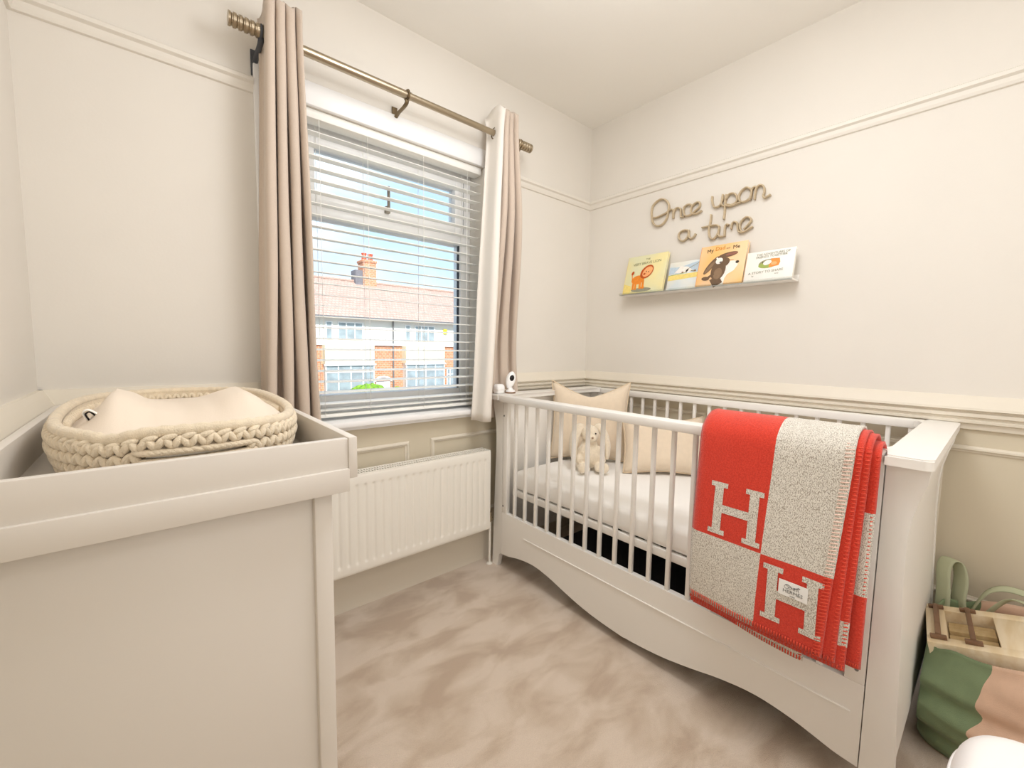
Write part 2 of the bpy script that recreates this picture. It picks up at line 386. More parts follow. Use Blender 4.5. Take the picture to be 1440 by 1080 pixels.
bm = bmesh.new(); wallbox(bm, XL-T, T, YS-T, YS, -0.2, HC+.2); struct(fin('wall_rear', bm, WM), 'cream wall behind the viewer')
bm = bmesh.new(); bx(bm, XL, 0, YS, 0, -0.2, 0); struct(fin('floor', bm, M['carpet']), 'beige cut pile carpet with brushed footprints')
bm = bmesh.new(); bx(bm, XL, 0, YS, 0, HC, HC+.2); struct(fin('ceiling', bm, M['ceil']), 'cream painted ceiling')

def run_trim(name, prof, side, a, b, m, label=None):
    """prof = (distance from wall, z)"""
    bm = bmesh.new()
    if side == 'window': extrude_profile(bm, [(-d, z) for d, z in prof], 0, a, b)
    if side == 'right': extrude_profile(bm, [(-d, z) for d, z in prof], 1, a, b)
    if side == 'left': extrude_profile(bm, [(XL+d, z) for d, z in prof], 1, a, b)
    if side == 'rear': extrude_profile(bm, [(YS+d, z) for d, z in prof], 0, a, b)
    return struct(fin(name, bm, m), label)
PIC = [(0, 2.06), (.012, 2.06), (.024, 2.052), (.024, 2.040), (.014, 2.034), (.012, 2.020), (.008, 2.010), (0, 2.008)]
DADO = [(0, 1.0), (.010, 1.0), (.020, .985), (.034, .960), (.036, .952), (.022, .949), (.022, .943), (.030, .939), (.030, .929),
        (.020, .925), (.020, .918), (.025, .915), (.024, .907), (.014, .903), (.012, .885), (0, .880)]
SKIRT = [(0, 0), (.018, 0), (.018, .165), (.014, .178), (.008, .184), (.006, .196), (0, .198)]
for side, a, b in (('window', XL, -1.84), ('window', -0.70, 0), ('right', YS, 0), ('left', YS, 0), ('rear', XL, 0)):
    run_trim('trim_1', PIC, side, a, b, M['trim'], 'cream picture rail moulding high on the wall')
    run_trim('trim_2', DADO, side, a, b, M['dtrim'], 'stepped dado rail moulding at waist height')
for side, a, b in (('window', XL, 0), ('right', YS, 0), ('left', YS, 0), ('rear', XL, 0)):
    run_trim('baseboard_'+side, SKIRT, side, a, b, M['dtrim'], 'cream skirting board on the carpet')
def frame_mould(side, a, b, z0, z1):
    """rectangular panel moulding planted on the lower wall"""
    w = .022; bm = bmesh.new()
    pr = [(0, 0), (0.004, 0), (.012, .006), (.012, .012), (.006, .016), (.004, .022), (0, .022)]
    def pt(h, z, d):
        return V(h, -d, z) if side == 'window' else V(-d, h, z)
    loops = []
    for (h, z, sh, sz) in ((a, z0, 1, 1), (b, z0, -1, 1), (b, z1, -1, -1), (a, z1, 1, -1)):
        loops.append([bm.verts.new(pt(h+sh*o, z+sz*o, d)) for d, o in pr])
    for i in range(4):
        A, B = loops[i], loops[(i+1) % 4]
        for k in range(len(pr)-1): bm.faces.new((A[k], A[k+1], B[k+1], B[k]))
    struct(fin('trim_3', bm, M['dtrim']), 'rectangular panel moulding on the beige lower wall')
for a, b in ((-2.33, -1.92), (-1.80, -1.255), (-1.143, -0.60), (-0.50, -0.05)):
    frame_mould('window', a, b, .26, .70 if a < -0.55 else .82)
for a, b in ((-.80, -.10), (-1.55, -.90), (-2.45, -1.64), (-3.4, -2.55)):
    frame_mould('right', a, b, .275, .825)

# ---------------------------------------------------------------- window
win = bpy.data.objects.new('window_1', None); COL.objects.link(win); struct(win, 'white framed window with a top opening light over the radiator')
bm = bmesh.new()   # casing around the reveal, planted on the wall
bx(bm, -1.84, -1.72, -.018, 0, .80, 2.118, .004); bx(bm, -.84, -.70, -.018, 0, .80, 2.118, .004)
bx(bm, -1.72, -.84, -.018, 0, 2.035, 2.118, .004)
fin('casing', bm, M['upvc'], win, 40)
bm = bmesh.new()   # projecting timber sill
bx(bm, -1.86, -.865, -.055, 0.11, .803, .828, .006); bx(bm, -1.84, -.87, -.02, 0, .785, .803, .002)
fin('window_sill', bm, M['upvc'], win, 40)
FY0, FY1 = .11, .18
def ring(bm, x0, x1, z0, z1, w, y0, y1, bev=.004, wt=None, wb=None):
    wt = wt or w; wb = wb or w
    bx(bm, x0, x0+w, y0, y1, z0, z1, bev); bx(bm, x1-w, x1, y0, y1, z0, z1, bev)
    bx(bm, x0+w, x1-w, y0, y1, z1-wt, z1, bev); bx(bm, x0+w, x1-w, y0, y1, z0, z0+wb, bev)
bm = bmesh.new(); ring(bm, WX0, WX1, .828, WZ1, .06, FY0, FY1, wb=.095); bx(bm, WX0+.06, WX1-.06, FY0, FY1, 1.665, 1.722, .004)
fin('window_frame', bm, M['upvc'], win, 40)
bm = bmesh.new(); ring(bm, WX0+.055, WX1-.055, 1.715, 1.985, .05, FY0-.016, FY1-.02)
sash = fin('opening_sash', bm, M['upvc'], win, 40)
bm = bmesh.new(); bx(bm, -1.317, -1.305, FY0-.045, FY0-.032, 1.745, 1.85, .004); bx(bm, -1.322, -1.300, FY0-.034, FY0-.014, 1.735, 1.765, .003)
fin('sash_handle', bm, M['grille'], sash, 40)['label'] = 'grey sash handle'
bm = bmesh.new()
x0, x1 = WX0+.06, WX1-.06
bx(bm, x0, x0+.005, FY0+.014, FY0+.026, .923, 1.665); bx(bm, x1-.005, x1, FY0+.014, FY0+.026, .923, 1.665)
bx(bm, x1+.005, x1+.009, FY0-.010, FY0-.002, 1.715, 1.985)
fin('rubber_gasket', bm, M['rubber'], win)
box('pane', x0, x1, .145, .149, .923, 1.665, M['glass'], win, 0)
box('pane', WX0+.105, WX1-.105, .13, .134, 1.765, 1.935, M['glass'], win, 0)

# ---------------------------------------------------------------- venetian blind
bl = thing('venetian_blind', 'white slatted venetian blind lowered over the window', 'blind', (-1.28, .035, .84))
BX0, BX1 = -1.712, -.848
def lb(bm, *a, **k): return bx(bm, a[0]+1.28, a[1]+1.28, a[2]-.035, a[3]-.035, a[4]-.84, a[5]-.84, **k)
bm = bmesh.new(); lb(bm, BX0, BX1, .005, .065, 2.0, 2.034, bev=.003); fin('headrail', bm, M['slat'], bl, 40)
bm = bmesh.new(); lb(bm, BX0, BX1, .010, .060, .842, .856, bev=.004); fin('bottom_rail', bm, M['slat'], bl, 40)
bm = bmesh.new()
def slat_f(u, v):
    t = v-.5; return V((u-.5)*(BX1-BX0), t*.050, -.0022*(1-(2*t)**2)*-1 + t*.004)
bm = bmesh.new(); grid(bm, slat_f, 1, 6); 
r = bmesh.ops.extrude_face_region(bm, geom=bm.faces[:])
for g in r['geom']:
    if isinstance(g, bmesh.types.BMVert): g.co.z += .0026
sl = fin('slat', bm, M['slat'], bl, 50, (0, 0, 2.0-.044-.84+.005))
zs = [2.0-.044*k for k in range(1, 25)] + [.898, .872]
sl.location = (0.0, 0, zs[0]-.84)
for z in zs[1:]:
    if z < .92 and z not in (.898, .872): continue
    c = sl.copy(); COL.objects.link(c); c.parent = bl; c.location = (0, 0, z-.84)
bm = bmesh.new()
for lx in (-1.62, -1.43, -1.17, -.93):
    for y in (-.026, .026):
        tube(bm, [(lx+1.28, y, .005), (lx+1.28, y, 1.17)], .0011, 5)
stuff(fin('ladder_cord', bm, M['slat'], bl, 180))
# ---------------------------------------------------------------- curtain pole
YR, ZR = -.12, 2.153
rod = thing('curtain_pole', 'antique nickel curtain pole with ribbed end caps above the window', 'curtain rod', (-1.28, YR, ZR))
def rt(name, x0, x1, r, m, n=20):
    bm = bmesh.new(); lathe(bm, [(r, x0+1.28), (r, x1+1.28)], (0, 0, 0), (1, 0, 0), n); return fin(name, bm, m, rod, 50)
rt('pole', -1.86, -1.30, .0155, M['nickel']); rt('pole', -1.31, -.66, .0135, M['nickel'])
for s, xa in ((-1, -1.835), (1, -.70)):
    bm = bmesh.new(); pr = [(0, 0), (.019, 0)]
    h = 0
    for k in range(5): pr += [(.0215, h+.003), (.0215, h+.011), (.0175, h+.012), (.0175, h+.015)]; h += .016
    pr += [(.021, h+.002), (.021, h+.008), (0, h+.008)]
    L = .055 if s > 0 else .078
    lathe(bm, pr, (xa+1.28, 0, 0) if s < 0 else (xa+1.28-.02, 0, 0), (s, 0, 0), 20); fin('ribbed_finial', bm, M['nickel'], rod, 35)
def bracket(x, m, dz=0):
    bm = bmesh.new()
    wy = -YR - (.001 if (x+1.28 < -1.84 or x+1.28 > -.70) else .001)
    bx(bm, x-.012, x+.012, wy-.006, wy, -.085, .0, .0015)
    tube(bm, smooth_path([(x, wy-.004, -.075), (x, wy-.010, -.050), (x, wy-.035, -.038), (x, .03, -.034), (x, .006, -.028), (x, 0, -.016)], 5), .0045, 8, flat=(V(1, 0, 0), 1.9))
    tube(bm, [(x+dx, cos(a)*.019, sin(a)*.019) for dx in (0,) for a in [2*pi*k/16 for k in range(16)]], .0045, 6, closed=True)
    fin('bracket', bm, m, rod, 50)
bracket(-1.833+1.28, M['dgrey']); bracket(-1.315+1.28, M['dnickel']); bracket(-.705+1.28, M['dnickel'])

# ---------------------------------------------------------------- curtains
def curtain(name, label, xs_top, xs_bot, ys_amp, zt, zb, lining_first=False, flip=False, tuck=False):
    root = thing(name, label, 'curtain', ((xs_top[0]+xs_top[1])/2, YR, zb), group='taupe eyelet curtains either side of the window')
    ox = (xs_top[0]+xs_top[1])/2
    NF = ys_amp['n']; amp = ys_amp['a']
    # fold path: zigzag with rounded turns, alternately in front of and behind the pole
    def pos(u, v, off=0):
        # u along cloth 0..1, v 0 top..1 bottom
        xt = xs_top[0] + (xs_top[1]-xs_top[0])*u; xb = xs_bot[0] + (xs_bot[1]-xs_bot[0])*u
        w = v**1.1
        x = xt*(1-w) + xb*w
        ph = u*NF*2*pi/2 + (pi/2 if flip else -pi/2)
        a = amp*(1 + .10*sin(7*u+3*v)) * (1-.12*v*sin(11*u))
        s = sin(ph); s = math.copysign(abs(s)**.8, s)
        y = -a*s
        if v < .06: y *= 1+(.45 if y > 0 else .15)*(1-v/.06)**.7
        if tuck:                                   # lower part passes between the cot end and the wall
            q = max(0, min(1, (v-.25)/.62)); q = q*q*(3-2*q)*max(0, min(1, (u-.20)/.10))
            y = y*(1-q) + (y*.40+.072)*q
        x += -.0085*sin(2*ph)*min(1, abs(xt-ox+.1)*50) + .004*sin(9*v+17*u)*v
        z = zt + (zb-zt)*v
        if v < .06: z += -.030*(1-v/.06)*abs(s)**3*.9          # eyelet header corners dip between folds
        return V(x-ox, y, z-zb)
    nu, nv = NF*10, 36
    bm = bmesh.new(); grid(bm, lambda u, v: pos(u, v), nu, nv, lambda u, v: 1 if (lining_first and u < .17) else 0)
    me_o = fin('cloth', bm, [M['curtain'], M['lining']], root, 180)
    md = me_o.modifiers.new('s', 'SOLIDIFY'); md.thickness = .0035; md.offset = 0
    # eyelet rings
    bm = bmesh.new()
    for k in range(NF):
        u = (k+.5)/NF; c = pos(u, .05); x = c.x
        for s in (-1,):
            tube(bm, [(x, cos(2*pi*j/18)*.024, ZR-zb + sin(2*pi*j/18)*.024) for j in range(18)], .004, 6, closed=True)
    fin('eyelet_ring', bm, M['dnickel'], root, 180)
    return root, pos
cl, _ = curtain('curtain', 'taupe eyelet curtain bunched left of the window behind the basket', (-1.828, -1.722), (-1.868, -1.69), {'n': 7, 'a': .052}, 2.262, .785)
cr, _ = curtain('curtain', 'taupe eyelet curtain with pale lining right of the window above the radiator', (-.868, -.768), (-.955, -.632), {'n': 7, 'a': .050}, 2.272, .778, lining_first=True, tuck=True)

# ---------------------------------------------------------------- radiator
rad = thing('radiator', 'white ribbed panel radiator under the window', 'radiator', (-1.34, -.08, .21))
RX0, RX1, RZ0, RZ1 = -1.83, -.865, .21, .622
def rl(x): return x+1.34
bm = bmesh.new()
NP = 26; pitch = (RX1-RX0-.03)/NP
def rf(u, v):
    x = RX0+u*(RX1-RX0); z = RZ0+v*(RZ1-RZ0)
    a = (x-RX0-.015)/pitch; fr = a-math.floor(a)
    inx = 0 <= a <= NP
    g = .5-.5*cos(2*pi*fr); g = g**3 if inx else 0
    mk = max(0, min(1, (z-RZ0-.035)/.012)) * max(0, min(1, (RZ1-.040-z)/.008))
    e = .004*max(0, 1-min(z-RZ0, RZ1-z)/.012)**2
    return V(rl(x), -.040 + .0055*(g*mk) + e, z-RZ0)
ZL = [0, .01, .03, .08, .09, .10, .11, .12, .14, .5, .86, .88, .892, .90, .91, .92, .97, .99, 1]
vs = [[bm.verts.new(rf(i/(NP*12), v)) for v in ZL] for i in range(NP*12+1)]
for i in range(NP*12):
    for j in range(len(ZL)-1): bm.faces.new((vs[i][j], vs[i+1][j], vs[i+1][j+1], vs[i][j+1]))
fin('front_panel', bm, M['radiator'], rad, 180)
bm = bmesh.new()
bx(bm, rl(RX0), rl(RX1), .033, .037, 0, RZ1-RZ0, .001)              # rear panel
bx(bm, rl(RX0), rl(RX0)+.003, -.037, .036, 0, RZ1-RZ0, .001); bx(bm, rl(RX1)-.003, rl(RX1), -.037, .036, 0, RZ1-RZ0, .001)
fin('casing_panel', bm, M['radiator'], rad, 40)
bm = bmesh.new(); zt = RZ1-RZ0
bx(bm, rl(RX0), rl(RX1), -.038, -.024, zt-.006, zt+.001, .001); bx(bm, rl(RX0), rl(RX1), .024, .036, zt-.006, zt+.001, .001)
k = rl(RX0)+.006
while k < rl(RX1)-.006: bx(bm, k, k+.005, -.026, .026, zt-.004, zt); k += .0115
bx(bm, rl(RX0), rl(RX1), -.003, .003, zt-.005, zt+.001)
fin('top_grille', bm, M['radiator'], rad, 40)
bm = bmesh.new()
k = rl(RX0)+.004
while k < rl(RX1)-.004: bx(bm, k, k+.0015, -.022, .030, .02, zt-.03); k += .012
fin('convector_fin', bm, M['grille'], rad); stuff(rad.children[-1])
bm = bmesh.new()   # valve and tail pipe down to the floor
lathe(bm, [(.009, 0), (.009, .022), (.013, .022), (.013, .034), (.009, .036), (.009, .05)], (rl(RX1)-.002, 0, .03), (1, 0, 0), 12)
lathe(bm, [(.0, 0), (.011, .0), (.012, .03), (.009, .032), (.009, .045)], (rl(RX1)+.03, 0, .025), (0, 0, 1), 12)
fin('valve', bm, M['nickel'], rad, 40)
bm = bmesh.new(); tube(bm, [(rl(RX1)+.03, 0, .03), (rl(RX1)+.03, 0, -.208)], .0065, 10); fin('tail_pipe', bm, M['radiator'], rad, 60)
bm = bmesh.new(); lathe(bm, [(.0, 0), (.016, 0), (.012, .008), (.0, .008)], (rl(RX1)+.03, 0, -.2095), (0, 0, 1), 14); fin('pipe_collar', bm, M['radiator'], rad, 60)
# ---------------------------------------------------------------- dresser, tray, basket
dr = thing('dresser', 'cream painted dresser seen from its plain end, left foreground', 'dresser', (-2.13, -.57, 0))
def db(name, x0, x1, y0, y1, z0, z1, m=M['white2'], par=None, bev=.002): return box(name, x0+2.13, x1+2.13, y0+.57, y1+.57, z0, z1, m, par or dr, bev)
db('end_panel', -2.362, -1.932, -.974, -.958, .05, .882); db('end_panel', -2.362, -1.932, -.196, -.18, .05, .882)
for x0, x1 in ((-1.940, -1.908), (-2.375, -2.345)):
    for y0, y1 in ((-.985, -.945), (-.20, -.16)): db('corner_post', x0, x1, y0, y1, 0, .882, bev=.004)
db('back_panel', -2.370, -2.362, -.95, -.20, .05, .882); db('base_rail', -1.935, -1.915, -.945, -.20, .04, .10)
for k in range(3):
    z0 = .105+k*.259; d = db('drawer', -1.935, -1.916, -.942, -.203, z0, z0+.252, bev=.004)
    for y in (-.76, -.38):
        bm = bmesh.new(); lathe(bm, [(.006, 0), (.006, .012), (.014, .018), (.015, .024), (0, .030)], (-1.917+2.13, y+.57, z0+.126), (1, 0, 0), 14)
        fin('knob', bm, M['white2'], d, 60)
db('dresser_top', -2.375, -1.895, -.99, -.16, .882, .894, bev=.003)
tr = thing('changing_tray', 'cream wooden changing tray on top of the dresser, holding the basket', 'changing tray', (-2.108, -.592, .894))
def tb(name, x0, x1, y0, y1, z0, z1, bev=.002): return box(name, x0+2.108, x1+2.108, y0+.592, y1+.592, z0-.894, z1-.894, M['white2'], tr, bev)
tb('tray_base', -2.345, -1.872, -1.0, -.185, .894, .904, 0)
tb('side_board', -1.884, -1.868, -1.006, -.178, .8945, .972); tb('side_board', -2.350, -2.334, -1.006, -.178, .8945, .972)
tb('end_board', -2.334, -1.884, -1.003, -.988, .8945, .970); tb('end_board', -2.334, -1.884, -.196, -.181, .8945, .970)
tb('lower_batten', -2.350, -1.884, -1.010, -.9925, .872, .9145, .0015)

BCX, BCY, BZ = -2.101, -.555, .905
bk = thing('moses_basket', 'beige chunky rope basket with a handle slot, standing in the tray', 'basket', (BCX, BCY, BZ))
def sup(t, a, b, n=2.5):
    c, s = cos(t), sin(t)
    return math.copysign(abs(c)**(2/n), c)*a, math.copysign(abs(s)**(2/n), s)*b
BA, BB, BH = .198, .372, .094
def bpt(t, z, off=0):
    """t angle, z height above the basket's foot; rim dips a little at both handles"""
    k = .93 + .07*min(1, z/.05)
    x, y = sup(t, (BA+off)*k, (BB+off)*k); return V(x, y, z)
def riml(t): return BH - .008*math.exp(-((t-(1.5*pi-.48))/.16)**2) + .004*sin(3*t) + .006*math.exp(-((t-.5*pi)/.5)**2)
# arc-length table
TT = [2*pi*i/2000 for i in range(2001)]; AL = [0]
for i in range(2000): AL.append(AL[-1] + (bpt(TT[i+1], .08)-bpt(TT[i], .08)).length)
def t_at(s):
    s %= AL[-1]; lo, hi = 0, 2000
    while hi-lo > 1:
        m = (lo+hi)//2
        if AL[m] <= s: lo = m
        else: hi = m
    return TT[lo] + (TT[hi]-TT[lo])*(s-AL[lo])/max(1e-9, AL[hi]-AL[lo])
def in_slot(t): # handle openings near the two ends of the oval
    d = (t-1.5*pi+pi) % (2*pi)-pi
    d2 = (t-(.5*pi)+pi) % (2*pi)-pi
    return abs(d) < .28 or abs(d2) < .28
NS = 92; rows = 4; rh = (BH-.018)/rows
def stitch(bm, t, z, lean, sx, sz, out=.004):
    p = bpt(t, z, out); q = bpt(t+.01, z, out); tg = (q-p).normalized(); nr = tg.cross(V(0, 0, 1)).normalized()
    up = V(0, 0, 1); ax = (tg*sin(lean)+up*cos(lean)); bxn = (tg*cos(lean)-up*sin(lean))
    M3 = Matrix((bxn, nr, ax)).transposed()
    ball(bm, p, (sx, .0080, sz), 2, M3)
bm = bmesh.new()
for r in range(rows):
    for k in range(NS):
        s = (k+.5*(r % 2)*0)/NS*AL[-1]; t = t_at(s); z = .008+rh*(r+.5)
        if in_slot(t) and r == 2: continue
        for sg in (-1, 1):
            stitch(bm, t_at(s+sg*.0052), z + (riml(t)-BH)*z/BH, sg*-.52, .0060, rh*.64)
for r in range(1, rows):            # the same weave showing on the inside of the far end
    for k in range(NS):
        t = t_at(k/NS*AL[-1]); z = .010+rh*(r+.45)
        if in_slot(t) and r == 2: continue
        if sin(t) < -.2: continue
        for sg in (-1, 1): stitch(bm, t_at(k/NS*AL[-1]+sg*.0052), z, sg*-.52, .0058, rh*.62, -.0165)
stuff(fin('woven_stitch', bm, M['yarn'], bk, 180))
bm = bmesh.new()   # thick rolled rim with a chain of stitches under it
NR = 220; RP = []
for k in range(NR):
    t = t_at(k/NR*AL[-1]); p = bpt(t, riml(t)-.003, -.004); p.z += .0012*sin(k*2*pi/NR*80); RP.append(p)
tube(bm, RP, .0098, 12, closed=True)
fin('rolled_rim', bm, M['yarn'], bk, 180)
bm = bmesh.new(); NB = 80
for k in range(NB):
    t = t_at((k+.5)/NB*AL[-1]); z = riml(t)-.0115
    p = bpt(t, z, .0035); q = bpt(t_at((k+1.5)/NB*AL[-1]), z, .0035); tg = (q-p).normalized(); nr = tg.cross(V(0, 0, 1)).normalized(); up = nr.cross(tg)*-1
    if up.z < 0: up = -up
    M3 = Matrix((tg*cos(.30)+up*sin(.30), nr, up*cos(.30)-tg*sin(.30))).transposed()
    ball(bm, p, (.0125, .0070, .0054), 2, M3)
stuff(fin('rim_braid', bm, M['yarn'], bk, 180))
bm = bmesh.new()   # braid edging under the handle slots
for c0, hz, sg in ((1.5*pi, 2.12, 1), (.5*pi, 2.12, 1), (1.5*pi, 2.92, -1), (.5*pi, 2.92, -1)):
    k = -8.5
    for i in range(-9, 9):
        t = c0+i*.034+.017
        p = bpt(t, .008+rh*hz, .005); q = bpt(t+.034, .008+rh*hz, .005); tg = (q-p).normalized(); nr = tg.cross(V(0, 0, 1)); up = nr.cross(tg)
        M3 = Matrix((tg*cos(.25*sg)+up*sin(.25*sg), nr, up*cos(.25*sg)-tg*sin(.25*sg))).transposed()
        ball(bm, (p+q)/2, (.0125, .0078, .0052), 2, M3)
stuff(fin('handle_braid', bm, M['yarn'], bk, 180))
bm = bmesh.new()   # backing wall and base, open at the handle slots
NT = 160; ZS = [.002, .008+rh*2.28, .008+rh*2.72, BH-.004]
for off in (-.0015, -.014):
    ring_v = []
    for i in range(NT):
        t = 2*pi*i/NT; ring_v.append([bm.verts.new(bpt(t, z if j < 3 else riml(t)-.006, off)) for j, z in enumerate(ZS)])
    for i in range(NT):
        t = 2*pi*(i+.5)/NT
        for j in range(3):
            if j == 1 and in_slot(t): continue
            a, b = ring_v[i], ring_v[(i+1) % NT]; bm.faces.new((a[j], b[j], b[j+1], a[j+1]))
fin('inner_wall', bm, M['yarn'], bk, 180)
bm = bmesh.new()
for z in (.0, .006):
    bm.faces.new([bm.verts.new(bpt(2*pi*i/NT, z, -.002)) for i in range(NT)])
fin('basket_base', bm, M['yarn'], bk)
# contoured mat in the basket
mt = thing('changing_mat', 'cream padded mat with two raised ridges, lying in the rope basket', 'changing mat', (BCX, BCY, .912))
def mat_h(x, y):
    r = max(abs(x/(BA-.018)), 0)
    v = 0
    for c, h, w in ((-.108, .105, .085), (.098, .100, .095)):
        d = abs(x-c)/w; v = max(v, h*(1-.42*min(1, d)**1.15)) if d < 2.2 else v
    sad = .088 + .22*max(0, abs(x)-.0)**1.3
    v = max(v if abs(x) > .0 else 0, .070)
    # smooth blend between ridges
    g = [(-.172, .058), (-.150, .082), (-.108, .132), (-.085, .124), (-.055, .103), (-.005, .090), (.040, .100), (.075, .120), (.098, .127), (.118, .116), (.150, .090), (.175, .066)]
    if x <= g[0][0]: v = g[0][1]
    elif x >= g[-1][0]: v = g[-1][1]
    else:
        for (a, ha), (b, hb) in zip(g, g[1:]):
            if a <= x <= b: u = (x-a)/(b-a); u = u*u*(3-2*u)*.5+u*.5; v = ha+(hb-ha)*u; break
    ty = (y+.335)/.20                      # rises away from the near end
    ty = max(0, min(1, ty)); ty = ty*ty*(3-2*ty)
    far = max(0, min(1, (.33-y)/.36)); far = far**.8
    return .066 + (v-.066)*ty*far if v > .066 else v
bm = bmesh.new(); NX, NY = 44, 40
def mtop(u, v):
    t = u*2-1; y = (v*2-1)*(BB-.030); lim = (1-abs(y/(BB-.022))**2.5)**(1/2.5)*(BA-.016)
    x = t*lim; return V(x, y, mat_h(x, y))
top = grid(bm, mtop, NX, NY)
rimv = [top[i][0] for i in range(NX+1)] + [top[NX][j] for j in range(1, NY+1)] + [top[i][NY] for i in range(NX-1, -1, -1)] + [top[0][j] for j in range(NY-1, 0, -1)]
low = [bm.verts.new((v.co.x, v.co.y, .004)) for v in rimv]
for i in range(len(rimv)):
    j = (i+1) % len(rimv); f = bm.faces.new((rimv[i], rimv[j], low[j], low[i])); f.material_index = 1
bm.faces.new(low)
fin('mat_pad', bm, [M['mat'], M['matw']], mt, 50)
tx, ty_ = -.136, -.175; tz = mat_h(tx, ty_)
bm = bmesh.new()
tube(bm, smooth_path([(tx-.006, ty_, tz-.004), (tx-.010, ty_-.006, tz+.009), (tx-.004, ty_-.008, tz+.015), (tx+.005, ty_-.006, tz+.009), (tx+.014, ty_, tz-.002)], 5), .0016, 6, flat=(V(0, 1, 0), 5))
lp = fin('loop_tag', bm, M['matw'], mt, 180)
bm = bmesh.new(); tube(bm, smooth_path([(tx-.004, ty_, tz-.004), (tx-.007, ty_-.006, tz+.007), (tx-.002, ty_-.008, tz+.011), (tx+.003, ty_-.006, tz+.006), (tx+.008, ty_, tz-.003)], 5), .0014, 6, flat=(V(0, 1, 0), 4.5))
fin('loop_tag_print', bm, M['black'], lp, 180)['label'] = 'black inner face of the tag'

# ---------------------------------------------------------------- cot
CY = -.8815
cot = thing('cot', 'white sleigh style cot with slatted sides along the right wall', 'cot', (-.43, CY, 0))
ox, oy = .43, -CY
W = M['white']
def cb(name, x0, x1, y0, y1, z0, z1, m=W, par=None, bev=.003): return box(name, x0+ox, x1+ox, y0+oy, y1+oy, z0, z1, m, par or cot, bev)
YI0, YI1 = -.190, -1.566       # inner edges of the stiles
def side(xf, xb):
    """a whole slatted side between xf (outer face) and xb"""
    for a, b in ((-.155, -.190), (-1.608, -1.566)):
        y0, y1 = sorted((a, b)); cb('side_stile', min(xf, xb), max(xf, xb), y0, y1, .30, .872, bev=.002)
    # apron with a wavy lower edge
    key = [(-.155, .078), (-.208, .083), (-.30, .104), (-.40, .112), (-.50, .098), (-.60, .073), (-.70, .052), (-.80, .040), (-.90, .035)]
    half = smooth_path([V(y, z, 0) for y, z in key], 4)
    low = [(p.x, p.y) for p in half]; low += [(2*-.8815-y, z) for y, z in reversed(low) if 2*-.8815-y < -.905]
    low += [(-1.608, .078)] if low[-1][0] > -1.607 else []
    bm = bmesh.new(); Q = [[bm.verts.new((x+ox, y+oy, z)) for x, z in ((xf, zl), (xf, .300), (xb, .300), (xb, zl))] for y, zl in low]
    for p, q in zip(Q, Q[1:]):
        for i in range(4): bm.faces.new((p[i], p[(i+1) % 4], q[(i+1) % 4], q[i]))
    bm.faces.new(Q[0]); bm.faces.new(list(reversed(Q[-1])))
    ap = fin('apron', bm, W, cot, 30)
    s = -1 if xf < xb else 1
    bm = bmesh.new(); bx(bm, *sorted((xf+ox+s*.004, xf+ox-s*.002)), -1.585+oy, -.325+oy, .214, .219, .0015); fin('apron_bead', bm, W, ap, 40)
    proto = None
    for i in range(18):
        y = -.2422-.0746*i
        if proto is None:
            bm = bmesh.new(); xm = (xf+xb)/2+ox
            for d in (0,): bx(bm, xm-.0085, xm+.0085, -.0075, .0075, .298, .874, .004, seg=3)
            proto = fin('slat', bm, W, cot, 60, (0, y+oy, 0))
        else:
            c = proto.copy(); COL.objects.link(c); c.parent = cot; c.location = (0, y+oy, 0)
side(-.817, -.793); side(-.040, -.064)
for xa, xb in ((-.846, -.784), (-.072, -.030)): cb('top_rail', xa, xb, -1.6080, -.1555, .872, .904, bev=.006)
def end(y_in, sgn):
    """sleigh end: profile in the y-z plane, swept across the cot; sgn +1 = window end, -1 = near end"""
    o = .0
    prof_out = [(0, .880), (.078, .880), (.074, .84), (.063, .80), (.053, .75), (.049, .70), (.049, .60), (.055, .45), (.060, .30), (.066, .12), (.070, 0)]
    prof = prof_out + [(.030, 0), (.022, .04), (.014, .07), (0, .078)]
    for xa, xb in ((-.817, -.790), (-.064, -.040)):      # front and back posts
        bm = bmesh.new(); extrude_profile(bm, [(y_in+oy+sgn*p, z) for p, z in prof], 0, xa+ox, xb+ox); fin('end_post', bm, W, cot, 25)
    bm = bmesh.new(); pp = [(p, z) for p, z in prof_out if z >= .12]
    sm = [(y_in+oy+sgn*(p-.003), z) for p, z in pp[1:]] + [(y_in+oy+sgn*(p-.024), z) for p, z in reversed(pp[1:])]
    extrude_profile(bm, sm, 0, -.790+ox, -.064+ox); fin('end_panel', bm, W, cot, 25)
    # flat cap with rounded outer corners
    y0, y1 = y_in, y_in+sgn*(.083)
    bm = bmesh.new()
    r = .018; pts = [(-.852, y0)]
    for k in range(6):
        a = k/5*pi/2; pts.append((-.852+r-r*cos(a), y1-sgn*r+sgn*r*sin(a)))
    for k in range(6):
        a = k/5*pi/2; pts.append((-.018-r+r*sin(a), y1-sgn*r+sgn*r*cos(a)))
    pts += [(-.018, y0), (-.075, y0), (-.075, y0-sgn*.03), (-.10, y0-sgn*.012), (-.14, y0), (-.72, y0), (-.77, y0-sgn*.012), (-.79, y0-sgn*.03), (-.79, y0)]
    A = [bm.verts.new((x+ox, y+oy, .880)) for x, y in pts]; B = [bm.verts.new((x+ox, y+oy, .905)) for x, y in pts]
    n = len(pts)
    for i in range(n): bm.faces.new((A[i], A[(i+1) % n], B[(i+1) % n], B[i]))
    f1 = bm.faces.new(A); f2 = bm.faces.new(B)
    bmesh.ops.bevel(bm, geom=[e for e in f2.edges], offset=.004, segments=2, affect='EDGES')
    fin('end_cap', bm, W, cot, 40)
end(-.1530, 1); end(-1.6105, -1)
